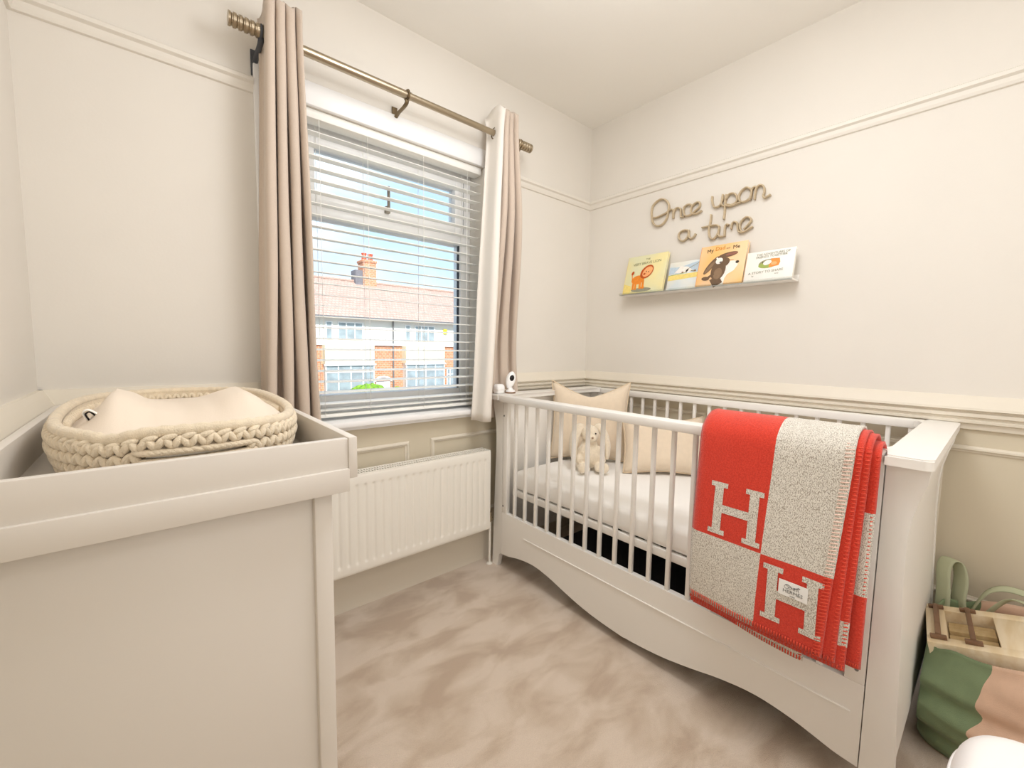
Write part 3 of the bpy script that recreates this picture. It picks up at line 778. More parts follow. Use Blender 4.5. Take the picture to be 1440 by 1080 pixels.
# mattress base and bolts
fr = bmesh.new()
for a in ((-.785, -.765), (-.092, -.072)): bx(fr, a[0]+ox, a[1]+ox, -1.56+oy, -.20+oy, .395, .425, .002)
for a in ((-1.56, -1.54), (-.22, -.20)): bx(fr, -.765+ox, -.092+ox, a[0]+oy, a[1]+oy, .395, .425, .002)
for k in range(13): bx(fr, -.765+ox, -.092+ox, -1.50+k*.102+oy, -1.45+k*.102+oy, .412, .424)
fin('mattress_base', fr, W, cot, 40)
for y, z in ((-.165, .80), (-.165, .335), (-1.590, .80), (-1.590, .335)):
    bm = bmesh.new(); lathe(bm, [(0, 0), (.0045, 0), (.0045, .0015), (0, .0015)], (-.817+ox, y+oy, z), (-1, 0, 0), 10); fin('bolt_cap', bm, M['ink'], cot)
mtr = thing('mattress', 'white mattress in a fitted sheet inside the cot', 'mattress', (-.43, CY, .426))
bm = bmesh.new(); bx(bm, -.352, .352, -.677, .677, 0, .100, .028, seg=5)
bmesh.ops.subdivide_edges(bm, edges=[e for e in bm.edges if e.calc_length() > .3], cuts=24, use_grid_fill=True)
for v in bm.verts:
    n = noise.noise(v.co*9)*.004
    if v.co.z > .03 or abs(v.co.x) > .34: v.co += V(n, n*.6, n*.5)
fin('fitted_sheet', bm, M['sheet'], mtr, 180)
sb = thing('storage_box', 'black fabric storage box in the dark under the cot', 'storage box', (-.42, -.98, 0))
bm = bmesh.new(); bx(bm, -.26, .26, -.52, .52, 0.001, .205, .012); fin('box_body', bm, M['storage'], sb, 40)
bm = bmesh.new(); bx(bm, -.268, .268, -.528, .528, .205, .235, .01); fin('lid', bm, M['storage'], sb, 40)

# ---------------------------------------------------------------- cushions
def cushion(name, label, c, w, h, th, nrm_yaw, tilt, group, m=M['cushion'], pin=.16, roll=0):
    root = thing(name, label, 'cushion', c, group=group)
    R3 = Matrix.Rotation(nrm_yaw, 3, 'Z') @ Matrix.Rotation(tilt, 3, 'X') @ Matrix.Rotation(roll, 3, 'Y')   # local: x width, z height, y thickness (-y = front)
    N = 28
    def base(u, v):
        a, b = u*2-1, v*2-1
        k = 1 - pin*(1-abs(b)**2)*abs(a)**2*.35; k2 = 1 - (pin*1.7 if b > 0 else pin*.6)*(1-abs(a)**1.3)*abs(b)**2*.9
        return a*w/2*k, b*h/2*k2
    def f(sg):
        def g(u, v):
            x, z = base(u, v); a, b = u*2-1, v*2-1
            t = th/2*(max(0, (1-a**4)*(1-b**4)))**.55
            t *= 1+.10*noise.noise(V(x*7, z*7, sg*2))
            p = V(x, sg*t, z + h/2); return R3 @ p
        return g
    bm = bmesh.new(); grid(bm, f(-1), N, N); grid(bm, f(1), N, N)
    bmesh.ops.remove_doubles(bm, verts=bm.verts, dist=1e-5)
    fin('cover', bm, m, root, 180)
    e = [base(i/N, 0) for i in range(N)] + [base(1, i/N) for i in range(N)] + [base(1-i/N, 1) for i in range(N)] + [base(0, 1-i/N) for i in range(N)]
    bm = bmesh.new(); tube(bm, [R3 @ V(x, 0, z+h/2) for x, z in e], .0042, 6, closed=True); fin('piping', bm, M['piping'], root, 180)
    return root
GC = 'beige cushions in the cot'
cushion('cushion', 'large square beige cushion with piped edges leaning in the far cot corner', (-.355, -.335, .532), .43, .435, .13, radians(-50.5), radians(-10), GC, pin=.28)
cushion('cushion', 'lower beige cushion leaning on the slats beside the toy rabbit', (-.255, -.735, .532), .41, .30, .13, radians(-47), radians(-24), GC, pin=.2)

# ---------------------------------------------------------------- plush rabbit
rb = thing('plush_rabbit', 'cream plush rabbit with long hanging ears sitting on the mattress', 'soft toy', (-.475, -.43, .532))
yw = radians(-37)
R = Matrix.Rotation(yw, 3, 'Z')      # local -y is the way it faces
def rl_(p): return R @ Vector(p)
bm = bmesh.new()
def eb(c, s, rx=0, rz=0, ry=0, sub=3):
    M3 = R @ Matrix.Rotation(rz, 3, 'Z') @ Matrix.Rotation(ry, 3, 'Y') @ Matrix.Rotation(rx, 3, 'X'); ball(bm, rl_(c), s, sub, M3)
eb((0, -.004, .072), (.060, .056, .074)); eb((0, -.004, .125), (.042, .040, .034)); eb((0, -.012, .180), (.047, .045, .046)); eb((0, -.048, .166), (.027, .024, .021))
for s in (-1, 1):
    eb((s*.040, -.060, .022), (.023, .055, .021), rz=s*-.35); eb((s*.056, -.105, .030), (.021, .018, .028))
    eb((s*.052, -.022, .088), (.017, .020, .046), ry=s*-.45, rx=.35)
    eb((s*.060, -.044, .056), (.018, .018, .026))
eb((0, .05, .03), (.025, .022, .022))
body = fin('body', bm, M['plush'], rb, 180)
md = body.modifiers.new('r', 'REMESH'); md.mode = 'VOXEL'; md.voxel_size = .0045; md.use_smooth_shade = True
md = body.modifiers.new('s', 'SMOOTH'); md.iterations = 6; md.factor = .6
for s in (-1, 1):
    bm = bmesh.new()
    P = smooth_path([(s*.028, .0, .212), (s*.054, -.006, .208), (s*.077, -.020, .172), (s*.088, -.034, .125), (s*.087, -.042, .082), (s*.083, -.044, .058)], 5)
    n = len(P); rr = [.011+.017*sin(pi*min(1, (i/(n-1))**.8*.93+.03)) for i in range(n)]
    tube(bm, [rl_(p) for p in P], rr, 10, flat=(R @ V(s*.8, -.6, 0).normalized(), .45)); fin('ear', bm, M['plush'], rb, 180)
    bm = bmesh.new(); ball(bm, rl_((s*.020, -.053, .190)), (.0042,)*3, 2); fin('eye', bm, M['bronze'], rb, 180)['label'] = 'small dark eye'
bm = bmesh.new(); ball(bm, rl_((0, -.071, .172)), (.006, .005, .004), 2, R); fin('nose', bm, M['peg'], rb, 180)['label'] = 'brown stitched nose'

# ---------------------------------------------------------------- baby monitor camera and white knob beside it
mo = thing('monitor_camera', 'white oval baby monitor camera with black lens on the cot corner', 'camera', (-.738, -.116, .905))
Rm = Matrix.Rotation(radians(-20), 3, 'Z') @ Matrix.Rotation(radians(14), 3, 'Y')
Rf = Matrix.Rotation(radians(-10), 3, 'Z')
bm = bmesh.new(); lathe(bm, [(0, 0), (.027, 0), (.027, .006), (.025, .008)], (0, 0, 0), (0, 0, 1), 24); fin('base_foot', bm, M['peg'], mo, 40)['label'] = 'grey brown foot ring'
bm = bmesh.new(); lathe(bm, [(.025, .008), (.024, .016), (.014, .020), (.010, .030), (0, .030)], (0, 0, 0), (0, 0, 1), 24); fin('base', bm, M['upvc'], mo, 40)
def mh(p): return Rm @ Vector(p) + V(0, 0, .068)
bm = bmesh.new(); ball(bm, (0, 0, 0), (.026, .020, .046), 3)
for v in bm.verts:
    v.co.x *= 1-.12*(v.co.z/.046 < 0)*abs(v.co.z/.046); 
    if v.co.y < 0: v.co.y = max(v.co.y, -.014)
    v.co = mh(v.co)
fin('head', bm, M['upvc'], mo, 60)
bm = bmesh.new(); lathe(bm, [(0, .0165), (.011, .0155), (.0125, .014), (.0125, .010)], (0, 0, 0), (0, -1, 0), 24)
for v in bm.verts: v.co = mh((v.co.x, v.co.y, v.co.z*1.25+.012))
fin('lens', bm, M['lens'], mo, 50)['label'] = 'round black lens'
kn = thing('night_light', 'small white rounded plastic unit on the cot corner left of the monitor', 'night light', (-.806, -.106, .905))
bm = bmesh.new(); bx(bm, -.026, .026, -.024, .024, .0, .050, .016, seg=5); o = fin('shell', bm, M['upvc'], kn, 60)
bm = bmesh.new(); bx(bm, -.0275, .0275, -.0255, .0255, .022, .0235, .0005); fin('seam', bm, M['trim'], kn)

# ---------------------------------------------------------------- blanket over the rail
blk = thing('blanket', 'red and greige chequered wool throw with H motifs folded over the cot rail', 'blanket', (-.83, -1.39, .91))
bo = V(.83, 1.39, -.91)
def path_pts(off, zf, zb, bulge):
    """x-z section of a layer: back hem, over the rail, down to the front hem"""
    pts = [(-.772+off*.9, zb), (-.771+off*.9, .80)]
    cx_, cz_, rx, rz = -.815, .885, .047+off, .032+off
    for k in range(9):
        a = k/8*pi; pts.append((cx_+rx*cos(a), cz_+rz*sin(a)))
    x0 = cx_-rx
    for k in range(1, 15):
        t = k/14; z = .885+(zf-.885)*t
        pts.append((x0 - bulge*sin(min(1, t*1.3)*pi/2)**1 + .004*sin(t*6), z))
    return pts
def make_layer(name, off, zf, zb, y0, y1, bulge, mfun, mats, th=.007, skew=0.0, wob=1.0, taper=0.0, fold=None):
    P = path_pts(off, zf, zb, bulge); L = [0]
    for a, b in zip(P, P[1:]): L.append(L[-1]+math.dist(a, b))
    tot = L[-1]
    def at(s):
        s = max(0, min(tot, s))
        for i in range(len(P)-1):
            if L[i+1] >= s: t = (s-L[i])/(L[i+1]-L[i]); return P[i][0]+(P[i+1][0]-P[i][0])*t, P[i][1]+(P[i+1][1]-P[i][1])*t
        return P[-1]
    sfront = L[10]
    def pos(a, s, d=0.0):
        x, z = at(s); e = min(1, max(0, (s-sfront)/(tot-sfront))) if s > sfront else 0
        y = y0+(y1-y0)*a
        y += taper*e*a
        z += skew*e*(a-.5)
        x += wob*(.004*noise.noise(V(a*3+off*40, s*4, 1)) + .0035*e*sin(a*5+off*60))
        if fold:      # closed rounded fold on the left edge
            q = max(0, 1-a/.05); x += .010*q*q
        q = max(0, (a-.95)/.05); x += .004*q*q
        if d: x -= d
        return V(x, y, z)+bo
    bm = bmesh.new(); nv = 46
    grid(bm, lambda u, v: pos(u, v*tot), 40, nv, (lambda u, v: mfun(u, at(v*tot)[1], v*tot > sfront)))
    ob = fin(name, bm, mats, blk, 180)
    md = ob.modifiers.new('s', 'SOLIDIFY'); md.thickness = th; md.offset = 1 ; md.use_even_offset = True
    return ob, pos, sfront, tot, at
def chk(u, z, front):
    left = u < .548
    if not front: return 0 if left else 1
    if z > .598: return 0 if left else 1
    return 1 if left else 0
MT = [M['red'], M['weave']]
LY = []
LY.append(make_layer('under_layer', .004, .380, .60, -1.42, -1.603, .014, lambda u, z, f: 1 if .56 < z < .76 and u > .6 else 0, MT, skew=.0))
LY.append(make_layer('under_layer', .0125, .350, .61, -1.200, -1.490, .018, lambda u, z, f: 1 if (u > .45 and z < .385 and z > .357) else 0, MT, skew=-.022))
LY.append(make_layer('under_layer', .021, .368, .62, -1.196, -1.590, .019, lambda u, z, f: 1 if (u > .95 and .44 < z < .50) else 0, MT, skew=.0, taper=.012))
LY.append(make_layer('under_layer', .0285, .384, .64, -1.196, -1.576, .021, lambda u, z, f: 0, MT, skew=.0, taper=.016))
top_ob, tpos, sfr, stot, tat = make_layer('top_layer', .036, .392, .66, -1.198, -1.562, .024, chk, MT, th=.008, fold=True, skew=-.012, taper=.028)
# woven letters, each a flat motif lying on the cloth
def s_of_z(z):
    lo, hi = sfr, stot
    for _ in range(40):
        m = (lo+hi)/2
        if tat(m)[1] > z: lo = m
        else: hi = m
    return lo
def a_of_y(y, z):
    # invert the taper
    e = (s_of_z(z)-sfr)/(stot-sfr); return (y+1.198)/(-.364+.028*e)
def cloth_patch(bm, y0, y1, z0, z1, d, nu=6, nv=6, taperx=0):
    def g(u, v):
        z = z1+(z0-z1)*v; y = y0+(y1-y0)*u; return tpos(a_of_y(y, z), s_of_z(z), d)
    grid(bm, g, nu, nv)
def letter_H(yl, yr, zt, zb, name='letter_motif'):
    bm = bmesh.new(); d = .0092; w = .024; sf = .046; fh = .014; zm = (zt+zb)/2
    for yc in (yl-.022, yr+.022):
        cloth_patch(bm, yc+w/2, yc-w/2, zb+fh, zt-fh, d)
        cloth_patch(bm, yc+sf/2, yc-sf/2, zt-fh, zt, d, 5, 2); cloth_patch(bm, yc+sf/2, yc-sf/2, zb, zb+fh, d, 5, 2)
    cloth_patch(bm, yl-.022-w/2, yr+.022+w/2, zm-.011, zm+.012, d, 6, 3)
    return fin(name, bm, M['weave'], blk)
letter_H(-1.246, -1.384, .762, .611)['label'] = 'pale letter H woven into the upper red square'
letter_H(-1.400, -1.532, .582, .434)['label'] = 'pale letter H woven into the lower red square'
bm = bmesh.new(); cloth_patch(bm, -1.438, -1.502, .517, .556, .0115, 6, 4); tg_ = fin('brand_tag', bm, M['tag'], blk); tg_['label'] = 'white sewn tag with grey emblem and lettering'
md = tg_.modifiers.new('s', 'SOLIDIFY'); md.thickness = .0012; md.offset = 0
def tag_M(y, z, d=.0128):
    p = tpos(a_of_y(y, z), s_of_z(z), d)
    px = tpos(a_of_y(y-.01, z), s_of_z(z), d)-p; X = px.normalized(); Z = V(0, 0, 1); Y = Z-X*X.dot(Z); Y.normalize(); N = X.cross(Y)
    m = Matrix((X, Y, N)).transposed().to_4x4(); m.translation = p; return m
text_mesh('tag_lettering', 'HERMÈS', .0125, M['ink'], tg_, tag_M(-1.470, .5265))
text_mesh('tag_lettering', 'PARIS', .0045, M['ink'], tg_, tag_M(-1.470, .5195))
bm = bmesh.new(); mm = tag_M(-1.470, .5385)      # horse and carriage emblem as small strokes
def stroke(pts, r): tube(bm, [mm @ V(x, y, 0) for x, y in pts], r, 5, flat=(mm.to_3x3() @ V(0, 0, 1), .3))
stroke([(-.0145+.0045*cos(t), .003+.0045*sin(t)) for t in [2*pi*k/12 for k in range(13)]], .0005)
stroke([(-.006+.003*cos(t), .0018+.003*sin(t)) for t in [2*pi*k/10 for k in range(11)]], .0005)
stroke([(-.017, .008), (-.012, .010), (-.005, .007), (-.002, .004), (.004, .004)], .0009)
stroke([(.001, .006), (.006, .0065), (.010, .0085), (.012, .0105), (.015, .0095)], .0014)
stroke([(.002, .005), (.001, -.001)], .0006); stroke([(.004, .005), (.005, -.001)], .0006); stroke([(.009, .006), (.0085, -.001)], .0006); stroke([(.011, .006), (.013, .0)], .0006)
fin('tag_emblem', bm, M['ink'], tg_, 180)
# blanket stitch along the hem and the right edge
def stitches(pos_fn, seq, m, name):
    bm = bmesh.new()
    for p, q in seq: tube(bm, [p, (p+q)/2, q], .0016, 4)
    stuff(fin(name, bm, m, blk, 180))
sq, sw = [], []
n = 52
for k in range(n):
    a = (k+.5)/n; p = tpos(a, stot-.001, .0085); q = tpos(a, stot-.016, .0095); sq.append((p, q))
ns = 62
for k in range(ns):
    s = stot-(k+.5)/ns*(stot-sfr+.05)
    p = tpos(1.0, s, .009); q = tpos(.955, s+.002, .0095); z = tat(s)[1]
    (sw if (z > .6) else sq).append((p, q))
stitches(None, sq, M['stitch_r'], 'edge_stitch'); stitches(None, sw, M['stitch_w'], 'edge_stitch')
sq, sw = [], []
for (ob, pf, s0, s1, at_), zsplit in zip(LY, (.5, .0, .0, 0)):
    for k in range(56):
        s = s1-(k+.5)/56*(s1-s0+.04); z = at_(s)[1]
        sq.append((pf(1.0, s, .0076), pf(.978, s+.001, .0078)))
    for k in range(46):
        a = (k+.5)/46; sq.append((pf(a, s1-.001, .0078), pf(a, s1-.012, .0078)))
stitches(None, sq, M['stitch_r'], 'edge_stitch'); stitches(None, sw, M['stitch_w'], 'edge_stitch')
# ---------------------------------------------------------------- script sign
SL = {'once': 'taupe cord word Once, first word of the wall sign above the books', 'upon': 'taupe cord word upon, right of the word Once on the wall',
      'a': 'taupe cord letter a, first on the lower line of the wall sign', 'time': 'taupe cord word time, end of the wall sign above the orange book'}
for k, strokes in SIGN.items():
    ys = [p[0] for s in strokes for p in s]; zs_ = [p[1] for s in strokes for p in s]
    yc, zc = sum(ys)/len(ys), min(zs_)
    bm = bmesh.new()
    for s in strokes:
        P = smooth_path([V(-.013, y-yc, z-zc) for y, z in s], 4); tube(bm, P, .0042, 8, flat=(V(1, 0, 0), 2.6))
    o = fin('sign_word', bm, M['sign'], None, 180, (0, yc, zc)); tag(o, SL[k], 'wall sign', 'cord words of the wall sign')

# ---------------------------------------------------------------- picture ledge and books
sh = thing('picture_ledge', 'slim white wall ledge with a clear lip holding four books', 'shelf', (0, -.735, 1.445))
box('ledge_plate', -.092, 0, -.435, .425, 0, .007, M['white'], sh, .0015); box('ledge_back', -.006, 0, -.435, .425, .007, .03, M['white'], sh, .001)
box('clear_lip', -.095, -.0922, -.435, .425, .0, .014, M['acrylic'], sh, 0)
def book(label, y0, z0, w, h, xb, xt, th, cover, spine_m, dz1=0.0):
    root = thing('picture_book', label, 'book', (xb, y0, z0), group='picture books on the wall ledge')
    Y = V(xt-xb, 0, sqrt(max(1e-6, h*h-(xt-xb)**2))).normalized(); X = V(0, -1, 0); N = X.cross(Y).normalized()
    m = Matrix((X, Y, N)).transposed().to_4x4()
    def bb(name, a0, a1, b0, b1, c0, c1, mt_, par, bev=.0008):
        bm = bmesh.new(); bx(bm, a0, a1, b0, b1, c0, c1, bev); bm.transform(m); return fin(name, bm, mt_, par, 40)
    cv = bb('front_cover', 0, w, 0, h, -.003, 0, cover, root)
    bb('page_block', .002, w-.003, .003, h-.003, -th+.003, -.003, M['page'], root)
    bb('back_cover', 0, w, 0, h, -th, -th+.003, cover, root); bb('spine', -.0012, .0018, 0, h, -th, 0, spine_m, root)
    return root, cv, m
M['page'] = mat('page_edges', (240, 232, 214), 0.9, bump=0.2, bscale=300)
M['c1'] = mat('pale_green_yellow_cover', (226, 226, 190), 0.5, rgb2=(240, 228, 170), vscale=7, detail=1)
M['c2'] = mat('pale_seaside_cover', (236, 234, 222), 0.5, rgb2=(222, 230, 232), vscale=10, detail=1)
M['c3'] = mat('orange_peach_cover', (250, 196, 120), 0.5, rgb2=(250, 210, 165), vscale=6, detail=1)
M['c4'] = mat('white_cover', (246, 243, 236), 0.5, bump=.01)
P_ = {n: mat('print_'+n, c, 0.6, bump=.01, var=.05, vscale=90) for n, c in dict(lion=(235, 140, 45), mane=(190, 84, 26), lionlight=(248, 178, 120), inkb=(62, 52, 40), brown=(112, 88, 66), brown2=(140, 114, 88), whitep=(246, 240, 232), sand=(240, 218, 130), greyb=(150, 150, 130), blue=(190, 208, 222), gold=(214, 140, 30), leaf=(160, 176, 90), orangep=(238, 150, 70), pinkd=(150, 100, 84), olive=(150, 146, 108)).items()}
def art(par, m, items):
    """items: (material key, [(x, y)...]) drawn as thin printed shapes, later ones on top"""
    for i, (k, pts) in enumerate(items):
        bm = bmesh.new(); d = .0003+.00012*i
        vs = [bm.verts.new(m @ V(x, y, d)) for x, y in pts]; f = bm.faces.new(vs); bmesh.ops.triangulate(bm, faces=[f])
        fin('cover_print', bm, P_[k], par)
def el(cx, cy, rx, ry, rot=0, n=20):
    return [(cx+rx*cos(t)*cos(rot)-ry*sin(t)*sin(rot), cy+rx*cos(t)*sin(rot)+ry*sin(t)*cos(rot)) for t in [2*pi*k/n for k in range(n)]]
def bar(x0, y0, x1, y1, w):
    dx, dy = x1-x0, y1-y0; L = math.hypot(dx, dy); nx, ny = -dy/L*w/2, dx/L*w/2
    return [(x0+nx, y0+ny), (x0-nx, y0-ny), (x1-nx, y1-ny), (x1+nx, y1+ny)]
def txt(par, m, s, x, y, size, key, rot=0):
    text_mesh('cover_lettering', s, size, P_[key], par, m @ Matrix.Translation((x, y, .0011)) @ Matrix.Rotation(rot, 4, 'Z'))
# lion book
b, cv, m = book('pale green picture book with an orange lion, leftmost on the wall ledge', -.325, 1.4525, .245, .220, -.086, -.030, .016, M['c1'], P_['sand'])
cx = .125
art(cv, m, [('sand', [(0, 0), (.045, 0), (.055, .02), (.045, .045), (.0, .06)]), ('greyb', el(.115, .018, .062, .012)), 
 ('lion', el(.085, .078, .040, .026, .05)), ('lion', bar(.060, .07, .062, .022, .013)), ('lion', bar(.075, .065, .078, .020, .012)), ('lion', bar(.103, .07, .106, .024, .013)), ('lion', bar(.120, .075, .124, .024, .013)),
 ('lion', el(.123, .030, .011, .007)), ('lion', bar(.050, .08, .043, .110, .005)), ('mane', el(.046, .120, .008, .012, -.4)),
 ('mane', el(.134, .120, .044, .033, .75)), ('lionlight', el(.138, .120, .034, .024, .75)), ('mane', el(.121, .108, .007, .006)), ('inkb', el(.131, .122, .003, .003)), ('inkb', el(.145, .118, .003, .003))])
txt(cv, m, 'THE', .128, .190, .014, 'olive', .04); txt(cv, m, 'VERY BRAVE LION', .125, .166, .021, 'olive', .04)
# seaside book
b, cv, m = book('pale seaside picture book with a bird, low between the lion and dog books', -.590, 1.4525, .20, .150, -.078, -.040, .008, M['c2'], P_['whitep'])
art(cv, m, [('blue', [(0, .085), (.2, .090), (.2, .15), (.12, .135), (.06, .12), (0, .125)]), ('whitep', [(.03, .09), (.06, .125), (.10, .118), (.13, .095), (.10, .085)]),
 ('sand', [(0, .05), (.2, .06), (.2, .085), (0, .078)]), ('leaf', bar(.0, .078, .10, .088, .003)), ('inkb', el(.098, .098, .010, .005, .9)), ('greyb', bar(.098, .104, .17, .140, .003)),
 ('greyb', el(.128, .092, .012, .003, -.3)), ('pinkd', el(.075, .09, .006, .003)), ('brown2', el(.140, .092, .006, .005))])
# dog book
b, cv, m = book('orange picture book with a big brown dog head on the wall ledge', -.752, 1.4525, .216, .207, -.090, -.036, .022, M['c3'], P_['orangep'])
art(cv, m, [
 ('whitep', [(.078, 0), (.085, .03), (.095, .06), (.12, .085), (.155, .10), (.182, .105), (.186, .090), (.172, .066), (.145, .050), (.135, .03), (.133, 0)]),
 ('whitep', el(.150, .092, .036, .022, .25)), ('inkb', el(.182, .106, .008, .007)), ('pinkd', bar(.135, .125, .165, .118, .002)),
 ('brown', el(.100, .075, .034, .052, -.1)), ('brown', el(.112, .110, .036, .026, .3)), ('brown', bar(.085, .04, .110, .0, .045)),
 ('brown2', el(.100, .058, .020, .028, -.1)), ('brown', el(.062, .104, .014, .052, -.62)), ('brown2', el(.057, .094, .008, .036, -.62)),
 ('brown', el(.135, .148, .044, .012, .12)), ('pinkd', el(.150, .150, .026, .007, .12)), ('brown', el(.045, .038, .019, .010, -.1)), ('brown', bar(.055, .040, .082, .060, .012)),
 ('whitep', el(.098, .122, .017, .015, .6)), ('whitep', bar(.085, .14, .092, .125, .008)), ('inkb', el(.106, .114, .006, .004, .3)), ('whitep', el(.108, .115, .0015, .0015))])
txt(cv, m, 'My', .047, .172, .026, 'inkb', .12); txt(cv, m, 'Dad', .093, .178, .028, 'gold', .05); txt(cv, m, 'and', .130, .179, .012, 'pinkd', .03); txt(cv, m, 'Me', .167, .175, .026, 'inkb', .02)
# white book
b, cv, m = book('white board book with a small green and orange oval picture, rightmost on ledge', -.975, 1.4525, .192, .140, -.086, -.050, .016, M['c4'], M['c4'])
art(cv, m, [('olive', el(.092, .078, .040, .021, .05)), ('leaf', el(.090, .072, .038, .015, .05)), ('orangep', [(.095, .060), (.133, .064), (.138, .080), (.134, .098), (.100, .100)]), ('whitep', el(.087, .083, .017, .011, .3)),
 ('lionlight', el(.114, .076, .012, .008)), ('inkb', bar(.066, .09, .07, .08, .002))])
txt(cv, m, 'THE ADVENTURES OF', .105, .120, .0135, 'greyb', .03); txt(cv, m, 'FRIENDS TOGETHER', .100, .108, .0135, 'greyb', .03)
txt(cv, m, 'A STORY TO SHARE', .085, .036, .0155, 'greyb', .05); txt(cv, m, 'by', .035, .022, .010, 'greyb'); txt(cv, m, 'and', .130, .026, .010, 'greyb')

# ---------------------------------------------------------------- canvas toy bag with its wooden box
bg = thing('canvas_bag', 'slouching green and dusty pink canvas storage bag beside the cot', 'bag', (-.28, -2.0, 0))
def bagp(u, v):
    """u round the perimeter, v up"""
    t = 2*pi*u; a, b = .215, .315
    x, y = sup(t, a, b, 6)
    z = v*.292
    k = 1 + .10*sin(pi*min(1, v*1.05))
    # sagging horizontal folds and creases
    f = .014*sin(z*58 + 5.5*y + 1.2*x) + .007*sin(z*105 - 9*y+1) + .012*noise.noise(V(x*6, y*6, z*9))
    f *= (0.25+.75*sin(pi*v))
    r = 1+f/max(.1, math.hypot(x, y))*1.0
    X = x*k*r - (.018*sin(pi*v)); Yy = min(y*k*r, .313)
    zz = z + .006*sin(8*t)*v + v**4*.24*max(0, min(.36, .31-y))
    return V(min(X, .262), Yy, zz+.002)
bm = bmesh.new()
UB = (.055, .468)      # seam between the green and the pink canvas, as a share of the way round
def bmi(u, v): return 0 if UB[0] < u < UB[1] else 1
grid(bm, bagp, 150, 40, bmi, closeu=True)
bmesh.ops.holes_fill(bm, edges=[e for e in bm.edges if e.is_boundary and e.verts[0].co.z < .02])
bo_ = fin('canvas_body', bm, [M['green'], M['pink']], bg, 180)
md = bo_.modifiers.new('s', 'SOLIDIFY'); md.thickness = .004; md.offset = -1
def strap(pts, nm='handle_strap', m=M['strap'], w=.016, ax=V(0, 1, 0)):
    bm = bmesh.new(); tube(bm, smooth_path([V(*p)-V(-.28, -2.0, 0) for p in pts], 6), .003, 8, flat=(ax, w/.003)); return fin(nm, bm, m, bg, 180)
strap([(-.12, -1.700, .24), (-.10, -1.698, .32), (-.075, -1.692, .39), (-.06, -1.700, .425), (-.05, -1.722, .42), (-.06, -1.735, .37), (-.085, -1.735, .30), (-.09, -1.75, .25)], m=M['strap'], ax=V(.55, .83, 0), w=.024)
strap([(-.09, -1.76, .26), (-.075, -1.80, .36), (-.07, -1.86, .385), (-.085, -1.93, .36), (-.10, -1.99, .28)], ax=V(.8, 0, .6), w=.012)
strap([(-.36, -1.99, .34), (-.24, -1.93, .385), (-.16, -1.88, .385), (-.13, -1.84, .37), (-.12, -1.80, .30)], ax=V(.5, -.8, 0), w=.010)
bm = bmesh.new()
lathe(bm, [(0, .004), (.026, .003), (.030, -.004), (0, -.004)], (-.232, .122, .225), (-1, .1, .05), 24)
pr_ = fin('printed_spot', bm, M['orange'], bg, 40); pr_['label'] = 'burnt orange round print on the pink canvas'
wb = thing('wooden_box', 'pale wooden toy box with two brown pegs lying in the canvas bag', 'toy box', (-.455, -1.690, .300))
wb.rotation_euler = (0, 0, 0)
A_ = V(.10, -.965, .24).normalized(); B_ = (V(1, .10, 0.0) - A_*V(1, .10, 0).dot(A_)).normalized(); C_ = B_.cross(A_)*-1
if C_.z < 0: C_ = -C_
WMx = Matrix((A_, B_, C_)).transposed().to_4x4()
def wbx(name, a0, a1, b0, b1, c0, c1, m_, bev=.0015, par=None):
    bm = bmesh.new(); bx(bm, a0, a1, b0, b1, c0, c1, bev); bm.transform(WMx); return fin(name, bm, m_, par or wb, 40)
wbx('frame_rail', 0, .30, 0, .040, -.05, 0, M['wood']); wbx('frame_rail', 0, .30, .225, .262, -.09, 0, M['wood'])
wbx('frame_stile', 0, .045, .040, .225, -.09, 0, M['wood']); wbx('frame_stile', .150, .30, .040, .225, -.09, -.0005, M['wood'])
wbx('inner_floor', .045, .150, .040, .225, -.086, -.075, M['wood2'])
for k in range(6): wbx('inner_board', .047+.001*(k % 2), .148, .052+k*.028, .052+k*.028+.020, -.075, -.022-.004*(k % 3), M['wood2'])
for a in (.026, .098):
    p = wbx('peg', a-.006, a+.006, .030, .235, -.001, .016, M['peg'], .002)
    wbx('peg_end', a-.018, a+.018, .022, .036, 0, .011, M['peg'], .002, p); wbx('peg_end', a-.018, a+.018, .228, .242, 0, .011, M['peg'], .002, p)
tb_ = thing('toy_ball', 'dark maroon round toy at the right edge on the wooden box', 'toy', (-.315, -1.905, .363))
bm = bmesh.new(); lathe(bm, [(0, 0), (.014, .001), (.020, .008), (.021, .018), (.016, .028), (.006, .032), (0, .032)], (0, 0, 0), (0, 0, 1), 20); fin('ball', bm, M['maroon'], tb_, 180)
bm = bmesh.new(); lathe(bm, [(.0212, .011), (.0222, .013), (.0222, .015), (.0212, .017)], (0, 0, 0), (0, 0, 1), 20); fin('ball_band', bm, M['orange'], tb_, 180)

# ---------------------------------------------------------------- white stool, cropped at the corner of the view
st = thing('padded_stool', 'smooth white padded stool with rounded corners at the lower right', 'stool', (-1.205, -2.015, 0))
bm = bmesh.new()
def stp(u, v):
    t = 2*pi*u; lim = .248
    if v < .5: rr = v/.5*.86; zz = .452-.004*(v/.5)**2
    else: a_ = (v-.5)/.5*pi/2; rr = .86+.14*sin(a_); zz = .448-.052*(1-cos(a_))
    x, y = sup(t, lim*rr, lim*rr, 5.0); return V(x, y, zz)
grid(bm, stp, 72, 14, 0, closeu=True); bmesh.ops.remove_doubles(bm, verts=bm.verts, dist=1e-5)
fin('seat_pad', bm, M['stool'], st, 180)
bm = bmesh.new(); grid(bm, lambda u, v: V(*sup(2*pi*u, .248-.02*v*v, .248-.02*v*v, 5.0), .395-.29*v), 72, 8, 0, closeu=True); bmesh.ops.holes_fill(bm, edges=[e for e in bm.edges if e.is_boundary])
fin('padded_side', bm, M['stool'], st, 60)
